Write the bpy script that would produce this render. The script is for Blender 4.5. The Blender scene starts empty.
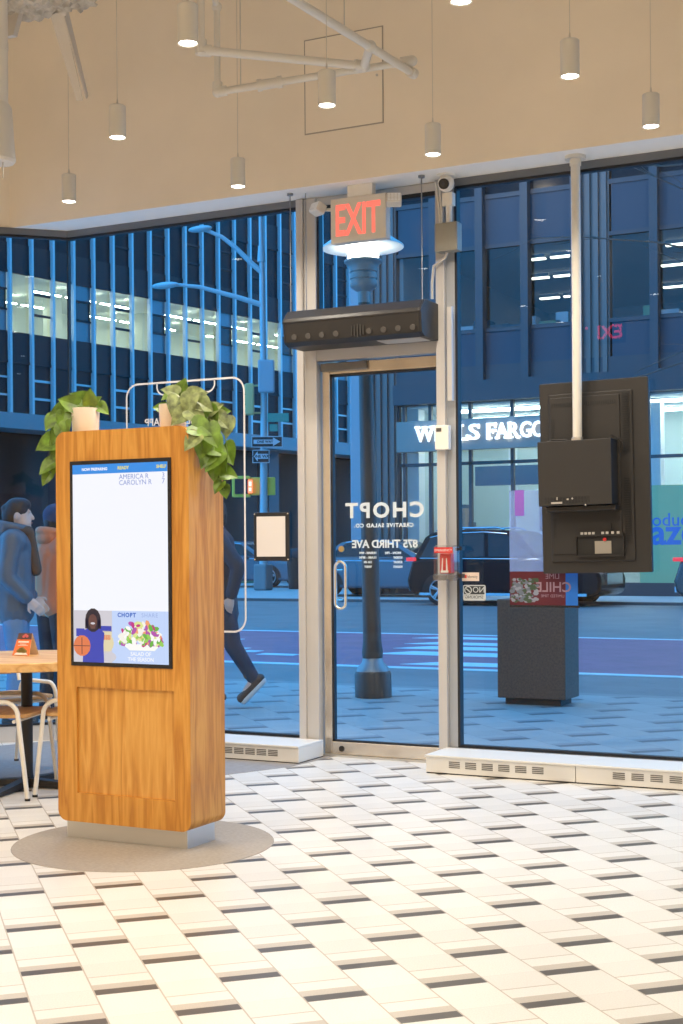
import bpy, bmesh, math, random
from math import sin, cos, pi, radians
from mathutils import Vector, Matrix, Euler
random.seed(7)
SC = bpy.context.scene
COL = SC.collection
# ---------------------------------------------------------------- camera model (683 x 1024 frame)
F, HZ, RO, YAW, CX, EYE = 1422., 550., .0075, radians(27), 341.5, 1.2
cy_, sy_ = cos(YAW), sin(YAW)
def ray(px, py):
    x, y = px-CX, py-HZ
    xt, yt = x-RO*y, y+RO*x
    return Vector((xt/F*cy_-sy_, xt/F*sy_+cy_, -yt/F))
CAM = Vector((0, 0, EYE))
def onY(px, py, Y):
    r = ray(px, py); return CAM+r*(Y/r.y)
def onZ(px, py, z=0.):
    r = ray(px, py); return CAM+r*((z-EYE)/r.z)
def onD(px, py, d): return CAM+ray(px, py)*d

# ---------------------------------------------------------------- materials
MATS = {}
def mat(name, col, rough=.5, metal=0., emit=None, es=1., bump=0, bscale=60, var=0, vscale=8, spec=.5, trans=0, alpha=1):
    if name in MATS: return MATS[name]
    m = bpy.data.materials.new(name); m.use_nodes = True
    nt = m.node_tree; b = nt.nodes['Principled BSDF']
    b.inputs['Base Color'].default_value = (*col, 1)
    b.inputs['Roughness'].default_value = rough
    b.inputs['Metallic'].default_value = metal
    b.inputs['Specular IOR Level'].default_value = spec
    b.inputs['Transmission Weight'].default_value = trans
    b.inputs['Alpha'].default_value = alpha
    if emit:
        b.inputs['Emission Color'].default_value = (*emit, 1)
        b.inputs['Emission Strength'].default_value = es
    if bump or var:
        tc = nt.nodes.new('ShaderNodeTexCoord')
        if bump:
            n = nt.nodes.new('ShaderNodeTexNoise'); n.inputs['Scale'].default_value = bscale; n.inputs['Detail'].default_value = 4
            bp = nt.nodes.new('ShaderNodeBump'); bp.inputs['Strength'].default_value = bump; bp.inputs['Distance'].default_value = .01
            nt.links.new(tc.outputs['Object'], n.inputs['Vector'])
            nt.links.new(n.outputs['Fac'], bp.inputs['Height']); nt.links.new(bp.outputs['Normal'], b.inputs['Normal'])
        if var:
            n = nt.nodes.new('ShaderNodeTexNoise'); n.inputs['Scale'].default_value = vscale; n.inputs['Detail'].default_value = 6
            r = nt.nodes.new('ShaderNodeValToRGB')
            r.color_ramp.elements[0].position = .3; r.color_ramp.elements[1].position = .7
            r.color_ramp.elements[0].color = (*[max(0, c*(1-var)) for c in col], 1)
            r.color_ramp.elements[1].color = (*[min(1, c*(1+var)) for c in col], 1)
            nt.links.new(tc.outputs['Object'], n.inputs['Vector'])
            nt.links.new(n.outputs['Fac'], r.inputs['Fac']); nt.links.new(r.outputs['Color'], b.inputs['Base Color'])
    MATS[name] = m; return m

def glass(name, tint=(.95, .98, 1), ior=1.5, rough=0., gloss=(1, 1, 1)):
    m = bpy.data.materials.new(name); m.use_nodes = True; nt = m.node_tree
    nt.nodes.clear()
    o = nt.nodes.new('ShaderNodeOutputMaterial'); mx = nt.nodes.new('ShaderNodeMixShader')
    t = nt.nodes.new('ShaderNodeBsdfTransparent'); g = nt.nodes.new('ShaderNodeBsdfGlossy'); f = nt.nodes.new('ShaderNodeLayerWeight')
    t.inputs[0].default_value = (*tint, 1); g.inputs['Roughness'].default_value = rough; g.inputs['Color'].default_value = (*gloss, 1)
    pw = nt.nodes.new('ShaderNodeMath'); pw.operation = 'POWER'; pw.inputs[1].default_value = 5
    f0 = ((ior-1)/(ior+1))**2
    sc = nt.nodes.new('ShaderNodeMath'); sc.operation = 'MULTIPLY_ADD'; sc.inputs[1].default_value = 1-f0; sc.inputs[2].default_value = f0
    nt.links.new(f.outputs['Facing'], pw.inputs[0]); nt.links.new(pw.outputs[0], sc.inputs[0])
    nt.links.new(sc.outputs[0], mx.inputs[0]); nt.links.new(t.outputs[0], mx.inputs[1]); nt.links.new(g.outputs[0], mx.inputs[2])
    nt.links.new(mx.outputs[0], o.inputs[0]); return m

def film(name, col, a=.5):        # translucent print on glass
    m = bpy.data.materials.new(name); m.use_nodes = True; nt = m.node_tree
    b = nt.nodes['Principled BSDF']; b.inputs['Base Color'].default_value = (*col, 1); b.inputs['Roughness'].default_value = .5
    b.inputs['Alpha'].default_value = a; return m

def wood(name, cols, axis='Z', scale=1.):
    m = bpy.data.materials.new(name); m.use_nodes = True; nt = m.node_tree; b = nt.nodes['Principled BSDF']
    tc = nt.nodes.new('ShaderNodeTexCoord'); mp = nt.nodes.new('ShaderNodeMapping')
    st = {'Z': (11, 11, .9), 'X': (.9, 11, 11), 'Y': (11, .9, 11)}[axis]
    mp.inputs['Scale'].default_value = [s*scale for s in st]
    w = nt.nodes.new('ShaderNodeTexNoise'); w.inputs['Scale'].default_value = 1.; w.inputs['Detail'].default_value = 2; w.inputs['Distortion'].default_value = .3
    mult = nt.nodes.new('ShaderNodeMath'); mult.operation = 'MULTIPLY'; mult.inputs[1].default_value = 9
    fr = nt.nodes.new('ShaderNodeMath'); fr.operation = 'PINGPONG'; fr.inputs[1].default_value = 1
    n2 = nt.nodes.new('ShaderNodeTexNoise'); n2.inputs['Scale'].default_value = 14; n2.inputs['Detail'].default_value = 5
    mp2 = nt.nodes.new('ShaderNodeMapping'); mp2.inputs['Scale'].default_value = [s*scale*.8 for s in st]
    add = nt.nodes.new('ShaderNodeMath'); add.operation = 'MULTIPLY_ADD'; add.inputs[1].default_value = .55; 
    sc2 = nt.nodes.new('ShaderNodeMath'); sc2.operation = 'MULTIPLY'; sc2.inputs[1].default_value = .45
    r = nt.nodes.new('ShaderNodeValToRGB')
    r.color_ramp.elements[0].color = (*cols[0], 1); r.color_ramp.elements[1].color = (*cols[2], 1)
    e = r.color_ramp.elements.new(.5); e.color = (*cols[1], 1)
    r.color_ramp.elements[0].position = .15; r.color_ramp.elements[2].position = .85
    L = nt.links.new
    L(tc.outputs['Object'], mp.inputs[0]); L(tc.outputs['Object'], mp2.inputs[0]); L(mp.outputs[0], w.inputs['Vector']); L(mp2.outputs[0], n2.inputs['Vector'])
    L(w.outputs['Fac'], mult.inputs[0]); L(mult.outputs[0], fr.inputs[0]); L(n2.outputs['Fac'], sc2.inputs[0])
    L(fr.outputs[0], add.inputs[0]); L(sc2.outputs[0], add.inputs[2]); L(add.outputs[0], r.inputs['Fac']); L(r.outputs['Color'], b.inputs['Base Color'])
    b.inputs['Roughness'].default_value = .45
    MATS[name] = m; return m

def tiles(name, white, line, beige, dark, rough, grain=1., size=1.):
    """stepped 45 degree plank tile: pale tile with beige and dark end bands"""
    m = bpy.data.materials.new(name); m.use_nodes = True; nt = m.node_tree; b = nt.nodes['Principled BSDF']
    L = nt.links.new
    def mth(op, a, bb=None, c=None):
        n = nt.nodes.new('ShaderNodeMath'); n.operation = op
        for i, v in enumerate((a, bb, c)):
            if v is None: continue
            if isinstance(v, (int, float)): n.inputs[i].default_value = v
            else: L(v, n.inputs[i])
        return n.outputs[0]
    tc = nt.nodes.new('ShaderNodeTexCoord'); sp = nt.nodes.new('ShaderNodeSeparateXYZ'); L(tc.outputs['Object'], sp.inputs[0])
    X, Y = sp.outputs[0], sp.outputs[1]
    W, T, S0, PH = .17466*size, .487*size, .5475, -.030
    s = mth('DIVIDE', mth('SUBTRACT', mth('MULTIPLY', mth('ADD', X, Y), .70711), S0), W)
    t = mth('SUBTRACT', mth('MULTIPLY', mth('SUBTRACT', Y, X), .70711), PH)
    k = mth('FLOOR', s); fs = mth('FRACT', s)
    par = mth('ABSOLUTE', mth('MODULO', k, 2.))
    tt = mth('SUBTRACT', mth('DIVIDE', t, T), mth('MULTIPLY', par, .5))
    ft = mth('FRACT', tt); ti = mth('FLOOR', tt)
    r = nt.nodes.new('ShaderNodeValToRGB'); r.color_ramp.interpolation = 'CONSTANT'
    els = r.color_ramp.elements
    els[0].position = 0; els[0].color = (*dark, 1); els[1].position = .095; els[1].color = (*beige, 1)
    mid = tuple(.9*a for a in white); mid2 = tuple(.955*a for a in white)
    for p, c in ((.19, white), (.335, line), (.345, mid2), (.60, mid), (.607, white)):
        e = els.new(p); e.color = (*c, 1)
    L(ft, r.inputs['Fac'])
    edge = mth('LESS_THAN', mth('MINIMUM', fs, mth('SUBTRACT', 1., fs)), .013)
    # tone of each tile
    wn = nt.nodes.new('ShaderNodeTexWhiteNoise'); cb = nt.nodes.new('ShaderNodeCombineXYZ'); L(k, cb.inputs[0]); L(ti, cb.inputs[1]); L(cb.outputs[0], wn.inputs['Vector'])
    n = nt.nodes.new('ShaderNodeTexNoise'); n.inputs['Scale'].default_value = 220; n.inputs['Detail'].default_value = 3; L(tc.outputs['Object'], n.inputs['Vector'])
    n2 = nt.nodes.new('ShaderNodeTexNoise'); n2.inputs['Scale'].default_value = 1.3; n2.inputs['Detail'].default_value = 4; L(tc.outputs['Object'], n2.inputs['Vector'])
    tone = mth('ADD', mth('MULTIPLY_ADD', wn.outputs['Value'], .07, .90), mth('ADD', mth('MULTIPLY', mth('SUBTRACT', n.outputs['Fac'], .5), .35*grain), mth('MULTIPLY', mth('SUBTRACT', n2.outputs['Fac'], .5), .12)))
    mx = nt.nodes.new('ShaderNodeMix'); mx.data_type = 'RGBA'; L(edge, mx.inputs[0]); L(r.outputs['Color'], mx.inputs[6]); mx.inputs[7].default_value = (*line, 1)
    ml = nt.nodes.new('ShaderNodeMix'); ml.data_type = 'RGBA'; ml.blend_type = 'MULTIPLY'; ml.inputs[0].default_value = 1
    L(mx.outputs[2], ml.inputs[6]); L(tone, ml.inputs[7]); L(ml.outputs[2], b.inputs['Base Color'])
    b.inputs['Roughness'].default_value = rough
    return m

# ---------------------------------------------------------------- mesh builder
class MB:
    def __init__(s): s.bm = bmesh.new(); s.mi = 0
    def _new(s, verts, faces, M=None):
        vs = [s.bm.verts.new(M @ Vector(v) if M else v) for v in verts]; fs = []
        for f in faces:
            try:
                fc = s.bm.faces.new([vs[i] for i in f]); fc.material_index = s.mi; fs.append(fc)
            except ValueError: pass
        return fs
    def m(s, i): s.mi = i; return s
    def box(s, a, b, M=None, taper=None):
        x0, y0, z0 = a; x1, y1, z1 = b
        if x0 > x1: x0, x1 = x1, x0
        if y0 > y1: y0, y1 = y1, y0
        if z0 > z1: z0, z1 = z1, z0
        v = [(x0,y0,z0),(x1,y0,z0),(x1,y1,z0),(x0,y1,z0),(x0,y0,z1),(x1,y0,z1),(x1,y1,z1),(x0,y1,z1)]
        if taper:
            cx, cy = (x0+x1)/2, (y0+y1)/2
            v = v[:4]+[(cx+(p[0]-cx)*taper, cy+(p[1]-cy)*taper, p[2]) for p in v[4:]]
        s._new(v, [(3,2,1,0),(4,5,6,7),(0,1,5,4),(1,2,6,5),(2,3,7,6),(3,0,4,7)], M); return s
    def quad(s, a, b, c, d): s._new([a, b, c, d], [(0,1,2,3)]); return s
    def prism(s, poly, axis, lo, hi, M=None):
        n = len(poly)
        def P(u, v, w): return {'x': (w, u, v), 'y': (u, w, v), 'z': (u, v, w)}[axis]
        vs = [P(u, v, lo) for u, v in poly]+[P(u, v, hi) for u, v in poly]
        fs = [tuple(range(n))[::-1], tuple(range(n, 2*n))]+[(i, (i+1) % n, n+(i+1) % n, n+i) for i in range(n)]
        s._new(vs, fs, M); return s
    def cyl(s, p, q, r, r2=None, seg=16, cap=True):
        p, q = Vector(p), Vector(q); r2 = r if r2 is None else r2
        d = (q-p).normalized(); u = d.orthogonal().normalized(); w = d.cross(u)
        vs = [p+(u*cos(2*pi*i/seg)+w*sin(2*pi*i/seg))*r for i in range(seg)]+[q+(u*cos(2*pi*i/seg)+w*sin(2*pi*i/seg))*r2 for i in range(seg)]
        fs = [(i, (i+1) % seg, seg+(i+1) % seg, seg+i) for i in range(seg)]
        if cap: fs += [tuple(range(seg))[::-1], tuple(range(seg, 2*seg))]
        s._new(vs, fs); return s
    def lathe(s, prof, c, seg=24, M=None):
        vs, fs = [], []; c = Vector(c)
        for r, z in prof:
            for i in range(seg):
                a = 2*pi*i/seg; vs.append(c+Vector((r*cos(a), r*sin(a), z)))
        for j in range(len(prof)-1):
            for i in range(seg):
                fs.append((j*seg+i, j*seg+(i+1) % seg, (j+1)*seg+(i+1) % seg, (j+1)*seg+i))
        fs.append(tuple(range(seg))[::-1]); fs.append(tuple(range((len(prof)-1)*seg, len(prof)*seg)))
        s._new(vs, fs, M); return s
    def tube(s, pts, r, seg=10, r2=None):
        pts = [Vector(p) for p in pts]; n = len(pts); vs, fs = [], []
        t0 = (pts[1]-pts[0]).normalized(); u = t0.orthogonal().normalized()
        for j, p in enumerate(pts):
            t = (pts[min(j+1, n-1)]-pts[max(j-1, 0)]).normalized()
            u = (u-t*u.dot(t)).normalized(); w = t.cross(u)
            rr = r if r2 is None else r+(r2-r)*j/(n-1)
            for i in range(seg):
                a = 2*pi*i/seg; vs.append(p+(u*cos(a)+w*sin(a))*rr)
        for j in range(n-1):
            for i in range(seg): fs.append((j*seg+i, j*seg+(i+1) % seg, (j+1)*seg+(i+1) % seg, (j+1)*seg+i))
        fs += [tuple(range(seg))[::-1], tuple(range((n-1)*seg, n*seg))]
        s._new(vs, fs); return s
    def ball(s, c, r, seg=12, sc=(1, 1, 1), M=None):
        prof = []; vs = []; fs = []; c = Vector(c); R = seg//2+2
        for j in range(R+1):
            a = -pi/2+pi*j/R
            for i in range(seg):
                b = 2*pi*i/seg; rr = max(cos(a), .02)*r
                vs.append(c+Vector((rr*cos(b)*sc[0], rr*sin(b)*sc[1], r*sin(a)*sc[2])))
        for j in range(R):
            for i in range(seg): fs.append((j*seg+i, j*seg+(i+1) % seg, (j+1)*seg+(i+1) % seg, (j+1)*seg+i))
        fs += [tuple(range(seg))[::-1], tuple(range(R*seg, (R+1)*seg))]
        s._new(vs, fs, M); return s
    def cap(s, p, q, r, r2, seg=12):      # capsule limb
        s.cyl(p, q, r, r2, seg); s.ball(p, r, seg); s.ball(q, r2, seg); return s
    def build(s, name, m, parent=None, smooth=False, bevel=0, local=False, seg=2):
        me = bpy.data.meshes.new(name)
        bmesh.ops.recalc_face_normals(s.bm, faces=s.bm.faces)
        if parent is not None and not local:
            s.bm.transform(WM(parent).inverted())
        s.bm.to_mesh(me); s.bm.free()
        for x in (m if isinstance(m, (list, tuple)) else [m]): me.materials.append(x)
        o = bpy.data.objects.new(name, me); COL.objects.link(o)
        if parent is not None: o.parent = parent
        if smooth:
            for p in me.polygons: p.use_smooth = True
            try: me.set_sharp_from_angle(angle=radians(40))
            except Exception: pass
        if bevel:
            b = o.modifiers.new('bevel', 'BEVEL'); b.width = bevel; b.segments = seg; b.limit_method = 'ANGLE'; b.angle_limit = radians(40)
        return o
def WM(o):
    M = Matrix.Translation(o.location) @ o.rotation_euler.to_matrix().to_4x4()
    return (WM(o.parent) @ M) if o.parent else M
def tag(o, label, cat, group=None):
    o['label'] = label; o['category'] = cat
    if group: o['group'] = group
    return o
def thing(name, loc, label, cat, group=None, rz=0, rx=0, ry=0):
    o = bpy.data.objects.new(name, None); COL.objects.link(o); o.empty_display_size = .1
    o.location = loc; o.rotation_euler = (rx, ry, rz); return tag(o, label, cat, group)
def struct(o): o['kind'] = 'structure'; return o
def copy_tree(o, parent=None):
    c = o.copy(); COL.objects.link(c)
    if parent is not None: c.parent = parent
    for ch in list(o.children): copy_tree(ch, c)
    return c
def text(s, name, size, m, parent, M, extrude=.001, off=0., align='CENTER', spacing=1., shear=0):
    cu = bpy.data.curves.new(name, 'FONT'); cu.body = s; cu.size = size; cu.extrude = extrude; cu.offset = off
    cu.align_x = align; cu.space_character = spacing; cu.shear = shear; cu.resolution_u = 3
    o = bpy.data.objects.new(name, cu); COL.objects.link(o)
    dg = bpy.context.evaluated_depsgraph_get(); me = bpy.data.meshes.new_from_object(o.evaluated_get(dg))
    bpy.data.objects.remove(o); bpy.data.curves.remove(cu)
    me.transform((WM(parent).inverted() if parent else Matrix()) @ M)
    me.materials.clear(); me.materials.append(m)
    o = bpy.data.objects.new(name, me); COL.objects.link(o); o.parent = parent
    return o
def face_in(P):   # text plane facing the room (-Y): x right, z up
    return Matrix.Translation(P) @ Matrix(((1,0,0,0),(0,0,-1,0),(0,1,0,0),(0,0,0,1)))
def face_out(P):  # text plane facing the street (+Y), seen mirrored from the room
    return Matrix.Translation(P) @ Matrix(((-1,0,0,0),(0,0,1,0),(0,1,0,0),(0,0,0,1)))
def rrect(x0, z0, x1, z1, r, n=6):
    P = []
    for cx, cz, a0 in ((x1-r, z0+r, -90), (x1-r, z1-r, 0), (x0+r, z1-r, 90), (x0+r, z0+r, 180)):
        for i in range(n+1):
            a = radians(a0+90*i/n); P.append((cx+r*cos(a), cz+r*sin(a)))
    return P

# palette
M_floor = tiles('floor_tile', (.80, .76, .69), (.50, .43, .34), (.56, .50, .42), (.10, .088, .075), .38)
M_pave = tiles('sidewalk_tile', (.40, .40, .39), (.30, .30, .30), (.30, .30, .30), (.15, .15, .16), .55, 1., 1.6)
M_wall = mat('beige_paint', (.87, .755, .60), .8, var=.04, vscale=2)
M_soff = mat('soffit_paint', (.94, .88, .80), .7)
M_white = mat('white_paint', (.82, .77, .68), .5)
M_lamp = mat('lamp_white', (.70, .65, .56), .45)
M_pipe = mat('pipe_white', (.74, .68, .58), .45, bump=.1, bscale=30)
M_alu = mat('brushed_aluminium', (.62, .58, .52), .35, .75)
M_alu2 = mat('painted_mullion', (.57, .54, .51), .45, .2)
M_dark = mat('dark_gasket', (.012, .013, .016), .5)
M_heat = mat('heater_enamel', (.76, .73, .67), .4)
M_black = mat('black_plastic', (.018, .015, .013), .45)
M_blk2 = mat('black_metal', (.020, .017, .015), .45, .0)
M_chrome = mat('chrome', (.80, .76, .70), .15, 1)
M_steel = mat('plinth_steel', (.62, .60, .56), .38, .85)
M_glass = glass('window_glass', (.92, .97, 1.), 1.40)
M_oak = wood('oak_veneer', ((.44, .165, .018), (.58, .25, .034), (.68, .33, .062)), 'Z', 1.5)
M_oak2 = wood('oak_panel', ((.48, .19, .026), (.62, .285, .048), (.72, .37, .085)), 'Z', 1.3)
M_top = wood('table_oak', ((.60, .30, .09), (.72, .40, .14), (.80, .50, .20)), 'X')
M_inlay = mat('concrete_inlay', (.36, .31, .25), .6, bump=.06, bscale=120, var=.10, vscale=70)
M_inlay2 = mat('concrete_floor', (.30, .27, .245), .6, bump=.06, bscale=120, var=.10, vscale=30)
M_glow = mat('lamp_glow', (1, 1, 1), .5, emit=(1, .95, .86), es=14)
M_red = mat('exit_red', (.8, .1, .08), .5, emit=(1., .17, .12), es=1.0)
M_leaf = mat('pothos_leaf', (.14, .24, .026), .35, var=.55, vscale=26)
M_leaf2 = mat('pothos_variegated', (.21, .25, .085), .38, var=.6, vscale=38)
M_stem = mat('pothos_stem', (.16, .24, .05), .5)
M_soil = mat('soil', (.03, .022, .015), .9)
M_cream = mat('cream_pot', (.78, .68, .55), .45)
M_ink = mat('white_vinyl', (.80, .78, .76), .5)

GY = 7.35          # glass line
SZ = 3.255         # soffit height
CZ = 5.1           # ceiling
BEND = onY(68.5, 233, GY).x
C45 = cos(pi/4)
LEN = 1.7
LC = (BEND-LEN*C45, GY-LEN*C45)   # outer end of the chamfered window
XR = 2.2; YB = -4.5; XL = LC[0]

# ================================================================ ROOM SHELL
b = MB(); b._new([(XL, YB, 0), (XR, YB, 0), (XR, GY+.06, 0), (BEND, GY+.06, 0), (LC[0], LC[1], 0)], [(0,1,2,3,4)])
b._new([(XL, YB, -.02), (XR, YB, -.02), (XR, GY+.06, -.02), (BEND, GY+.06, -.02), (LC[0], LC[1], -.02)], [(4,3,2,1,0)])
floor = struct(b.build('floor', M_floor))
b = MB(); b.lathe([(.535, .0005), (.533, .0025)], (onZ(144, 843).x, onZ(144, 843).y, 0), 64)
b.build('floor_inlay', M_inlay, floor)
b = MB()
e1, e2, e3, e4 = onZ(345, 754), onZ(290, 767), onZ(226, 775), onZ(57, 797)
poly = [(-3.80, 7.34), (e1.x, e1.y), (e2.x, e2.y), (e3.x, e3.y), (-4.62, 5.86), (-5.7, 4.8), (-6.6, 5.4), (BEND, GY)]
b.prism([(p[0], p[1]) for p in poly], 'z', .0004, .0016)
b.build('floor_border', M_inlay2, floor)

b = MB(); b.box((XL-.1, YB-.1, CZ), (XR+.1, 7.4, CZ+.1)); struct(b.build('ceiling', M_white))
b = MB(); b.box((XR, YB, 0), (XR+.1, GY+.1, CZ)); struct(b.build('wall_right', M_wall))
b = MB(); b.box((XL-.1, YB-.1, 0), (XR+.1, YB, CZ)); struct(b.build('wall_back', M_wall))
b = MB(); b.box((XL-.1, YB, 0), (XL, LC[1]-.02, CZ)); struct(b.build('wall_left', M_wall))
# bulkhead over the windows, returning at 45 degrees on the left
BK = 7.08; bl = onY(12, 221, BK).x-.02
b = MB()
b.prism([(XR, BK), (bl, BK), (bl-1.6, BK-1.6), (bl-1.7, BK-1.5), (bl-.06, BK+.14), (XR, BK+.14)], 'z', SZ+.002, CZ)
wf = struct(b.build('wall_front', M_wall))
b = MB()
b.prism([(XR, BK+.001), (bl, BK+.001), (bl-1.6, BK-1.6), (LC[0]-.2, LC[1]), (BEND-.03, GY+.06), (XR, GY+.06)], 'z', SZ, SZ+.10)
struct(b.build('ceiling_soffit', M_soff))
# access panel in the bulkhead
pa, pb = onY(306, 134, BK), onY(382, 27, BK)
b = MB(); b.box((pa.x, BK-.004, pa.z), (pb.x, BK+.02, pb.z)); b.m(1)
ap = b.build('access_panel', [M_wall, M_dark], wf)
b = MB(); w_ = .007
for q in (((pa.x-w_, BK-.003, pa.z-w_), (pb.x+w_, BK+.01, pa.z)), ((pa.x-w_, BK-.003, pb.z), (pb.x+w_, BK+.01, pb.z+w_)),
          ((pa.x-w_, BK-.003, pa.z), (pa.x, BK+.01, pb.z)), ((pb.x, BK-.003, pa.z), (pb.x+w_, BK+.01, pb.z))): b.box(*q)
b.build('access_panel_frame', mat('panel_gap', (.40, .34, .27), .8), wf)
b = MB(); b.cyl((pb.x-.03, BK-.01, (pa.z+pb.z)/2), (pb.x-.03, BK, (pa.z+pb.z)/2), .007, seg=10); b.build('panel_lock', M_alu, wf)

# fire-proofed steel at the upper left
M_fire = mat('sprayed_fireproofing', (.50, .45, .38), .95, bump=1.0, bscale=22, var=.35, vscale=14)
b = MB()
p0, p1 = onD(-40, 2, 6.6), onD(112, 3, 6.6)
zt = p0.z-.055
b.box((p0.x, p0.y-.10, zt), (p1.x, p0.y+.22, zt+.04)); b.box((p0.x, p0.y+.03, zt+.04), (p1.x-.02, p0.y+.07, CZ))
bo = b.build('beam', M_fire); struct(bo)
md = bo.modifiers.new('sub', 'SUBSURF'); md.subdivision_type = 'SIMPLE'; md.levels = 5; md.render_levels = 5
tx = bpy.data.textures.new('lumps', 'CLOUDS'); tx.noise_scale = .05
md = bo.modifiers.new('lumps', 'DISPLACE'); md.texture = tx; md.strength = .09; md.mid_level = .5
b = MB(); a0, a1 = onD(56, 8, 6.65), onD(80, 100, 6.95)
b.box((-.035, -.012, 0), (.035, .0, (a1-a0).length), Matrix.Translation(a0) @ (a1-a0).to_track_quat('Z', 'Y').to_matrix().to_4x4(), taper=.45)
b.box((-.035, -.012, 0), (-.025, .06, (a1-a0).length), Matrix.Translation(a0) @ (a1-a0).to_track_quat('Z', 'Y').to_matrix().to_4x4(), taper=.45)
b.build('brace', mat('brace_paint', (.62, .55, .46), .6, bump=.3, bscale=40), bo)
b = MB(); g0 = onD(18, 8, 6.6)
b.prism([(g0.x-.08, g0.z+.02), (g0.x+.02, g0.z+.02), (g0.x-.03, g0.z-.12), (g0.x-.08, g0.z-.12)], 'y', g0.y, g0.y+.03)
b.build('gusset_plate', MATS['brace_paint'], bo)
b = MB(); c0 = onD(-4, 150, 6.3)
b.cyl((c0.x, c0.y, c0.z-.02), (c0.x, c0.y, CZ), .055, seg=20)
drop = onD(-2, 163, 6.25)
cp = thing('ceiling_speaker', (drop.x, drop.y, drop.z), 'white cone shaped ceiling speaker on a thick white drop pipe', 'speaker')
b = MB(); b.lathe([(.05, .26), (.062, .24), (.075, .03), (.078, .012), (.070, 0), (.0, .0)][::-1], drop, 28); b.build('cone_housing', M_lamp, cp, smooth=True)
b = MB(); b.cyl((drop.x, drop.y, drop.z+.24), (drop.x, drop.y, CZ), .046, seg=20); b.cyl((drop.x, drop.y, drop.z+.50), (drop.x, drop.y, drop.z+.53), .049, seg=20)
b.build('drop_pipe', M_pipe, cp, smooth=True)
b = MB(); b.tube([drop+Vector((.028, 0, 0)), drop+Vector((.028, 0, -.07))], .003, 6); b.build('pull_chain', M_alu, cp)

# ================================================================ STOREFRONT GLAZING
def pane(name, P, Q, z0, z1, t=.012):
    P, Q = Vector((*P, 0)), Vector((*Q, 0)); d = (Q-P).normalized(); n = Vector((-d.y, d.x, 0))*t
    b = MB(); b._new([P+Vector((0,0,z0)), Q+Vector((0,0,z0)), Q+Vector((0,0,z1)), P+Vector((0,0,z1))], [(0,1,2,3)])
    return b
XPL0, XPL1 = onY(301, 400, GY).x, onY(319.5, 400, GY).x       # left post
XPR0, XPR1 = onY(440.5, 400, GY).x, onY(457.8, 400, GY).x       # right mullion
ZG = .10
def frame_bars(name, P, Q, parent):
    P, Q = Vector((*P, 0)), Vector((*Q, 0)); d = (Q-P).normalized(); L = (Q-P).length
    M = Matrix.Translation(P) @ Matrix.Rotation(math.atan2(d.y, d.x), 4, 'Z')
    b = MB()
    b.box((0, -.02, 0), (L, .04, ZG), M)
    b.m(1); b.box((0, -.024, ZG), (L, .02, ZG+.014), M); b.box((0, -.02, SZ-.055), (L, .02, SZ-.04), M); b.m(2).box((0, -.03, SZ-.04), (L, .04, SZ), M)
    return b.build(name, [M_alu2, M_dark, mat('head_rail', (.16, .17, .19), .5, .2)], parent)
w1 = bpy.data.objects.new('window_1', None); COL.objects.link(w1); struct(w1)
pane('p', LC, (BEND, GY), ZG, SZ-.05).build('window_pane', M_glass, w1)
frame_bars('window_frame', LC, (BEND, GY), w1)
b = MB(); b.box((BEND-.006, GY-.012, ZG), (BEND+.006, GY+.012, SZ-.05)); b.build('corner_joint', M_dark, w1)
w2 = bpy.data.objects.new('window_2', None); COL.objects.link(w2); struct(w2)
pane('p', (BEND, GY), (XPL0, GY), ZG, SZ-.05).build('window_pane', M_glass, w2)
frame_bars('window_frame', (BEND, GY), (XPL0, GY), w2)
w3 = bpy.data.objects.new('window_3', None); COL.objects.link(w3); struct(w3)
pane('p', (XPR1, GY), (XR, GY), ZG, SZ-.05).build('window_pane', M_glass, w3)
frame_bars('window_frame', (XPR1, GY), (XR, GY), w3)
b = MB(); b.box((XPR1-.001, GY-.03, ZG), (XPR1+.013, GY+.02, SZ-.05)); b.build('edge_gasket', M_dark, w3)
# posts
b = MB(); b.box((XPL0, GY-.05, 0), (XPL0+.045, GY+.05, SZ-.003)); b.box((XPL0+.045, GY-.035, 0), (XPL1, GY+.05, SZ-.003)); b.m(1)
struct(b.build('trim_1', [M_alu2], bevel=.003))
b = MB(); b.box((XPR0, GY-.06, 0), (XPR0+.052, GY+.05, SZ-.003)); b.m(1); b.box((XPR0+.052, GY-.03, 0), (XPR1, GY+.05, SZ-.003))
struct(b.build('trim_2', [M_alu2, mat('mullion_side', (.40, .42, .45), .45, .3)], bevel=.003))
# door with transom
DT, DZ = 2.28, 2.30
w4 = bpy.data.objects.new('window_4', None); COL.objects.link(w4); struct(w4)
pane('p', (XPL1, GY+.01), (XPR0, GY+.01), DZ+.06, SZ-.05).build('window_pane', M_glass, w4)
b = MB(); b.box((XPL1, GY-.03, DZ), (XPR0, GY+.05, DZ+.09)); b.box((XPL1, GY-.02, SZ-.05), (XPR0, GY+.04, SZ-.003))
b.m(1).box((XPL1, GY-.02, DZ+.09), (XPL1+.014, GY+.03, SZ-.05)).box((XPL1, GY-.02, SZ-.075), (XPR0, GY+.03, SZ-.05))
b.build('window_frame', [M_alu2, M_dark], w4)
door = bpy.data.objects.new('door_1', None); COL.objects.link(door); struct(door); door.location = ((XPL1+XPR0)/2, GY+.03, 0)
dx0, dx1 = XPL1+.012, XPR0-.004
gx0, gx1 = dx0+.055, dx1-.028
DY0, DY1 = GY+.01, GY+.05
b = MB(); b.box((dx0, DY0, .012), (dx0+.05, DY1, DZ-.01)); b.box((dx1-.022, DY0, .012), (dx1, DY1, DZ-.01))
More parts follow.
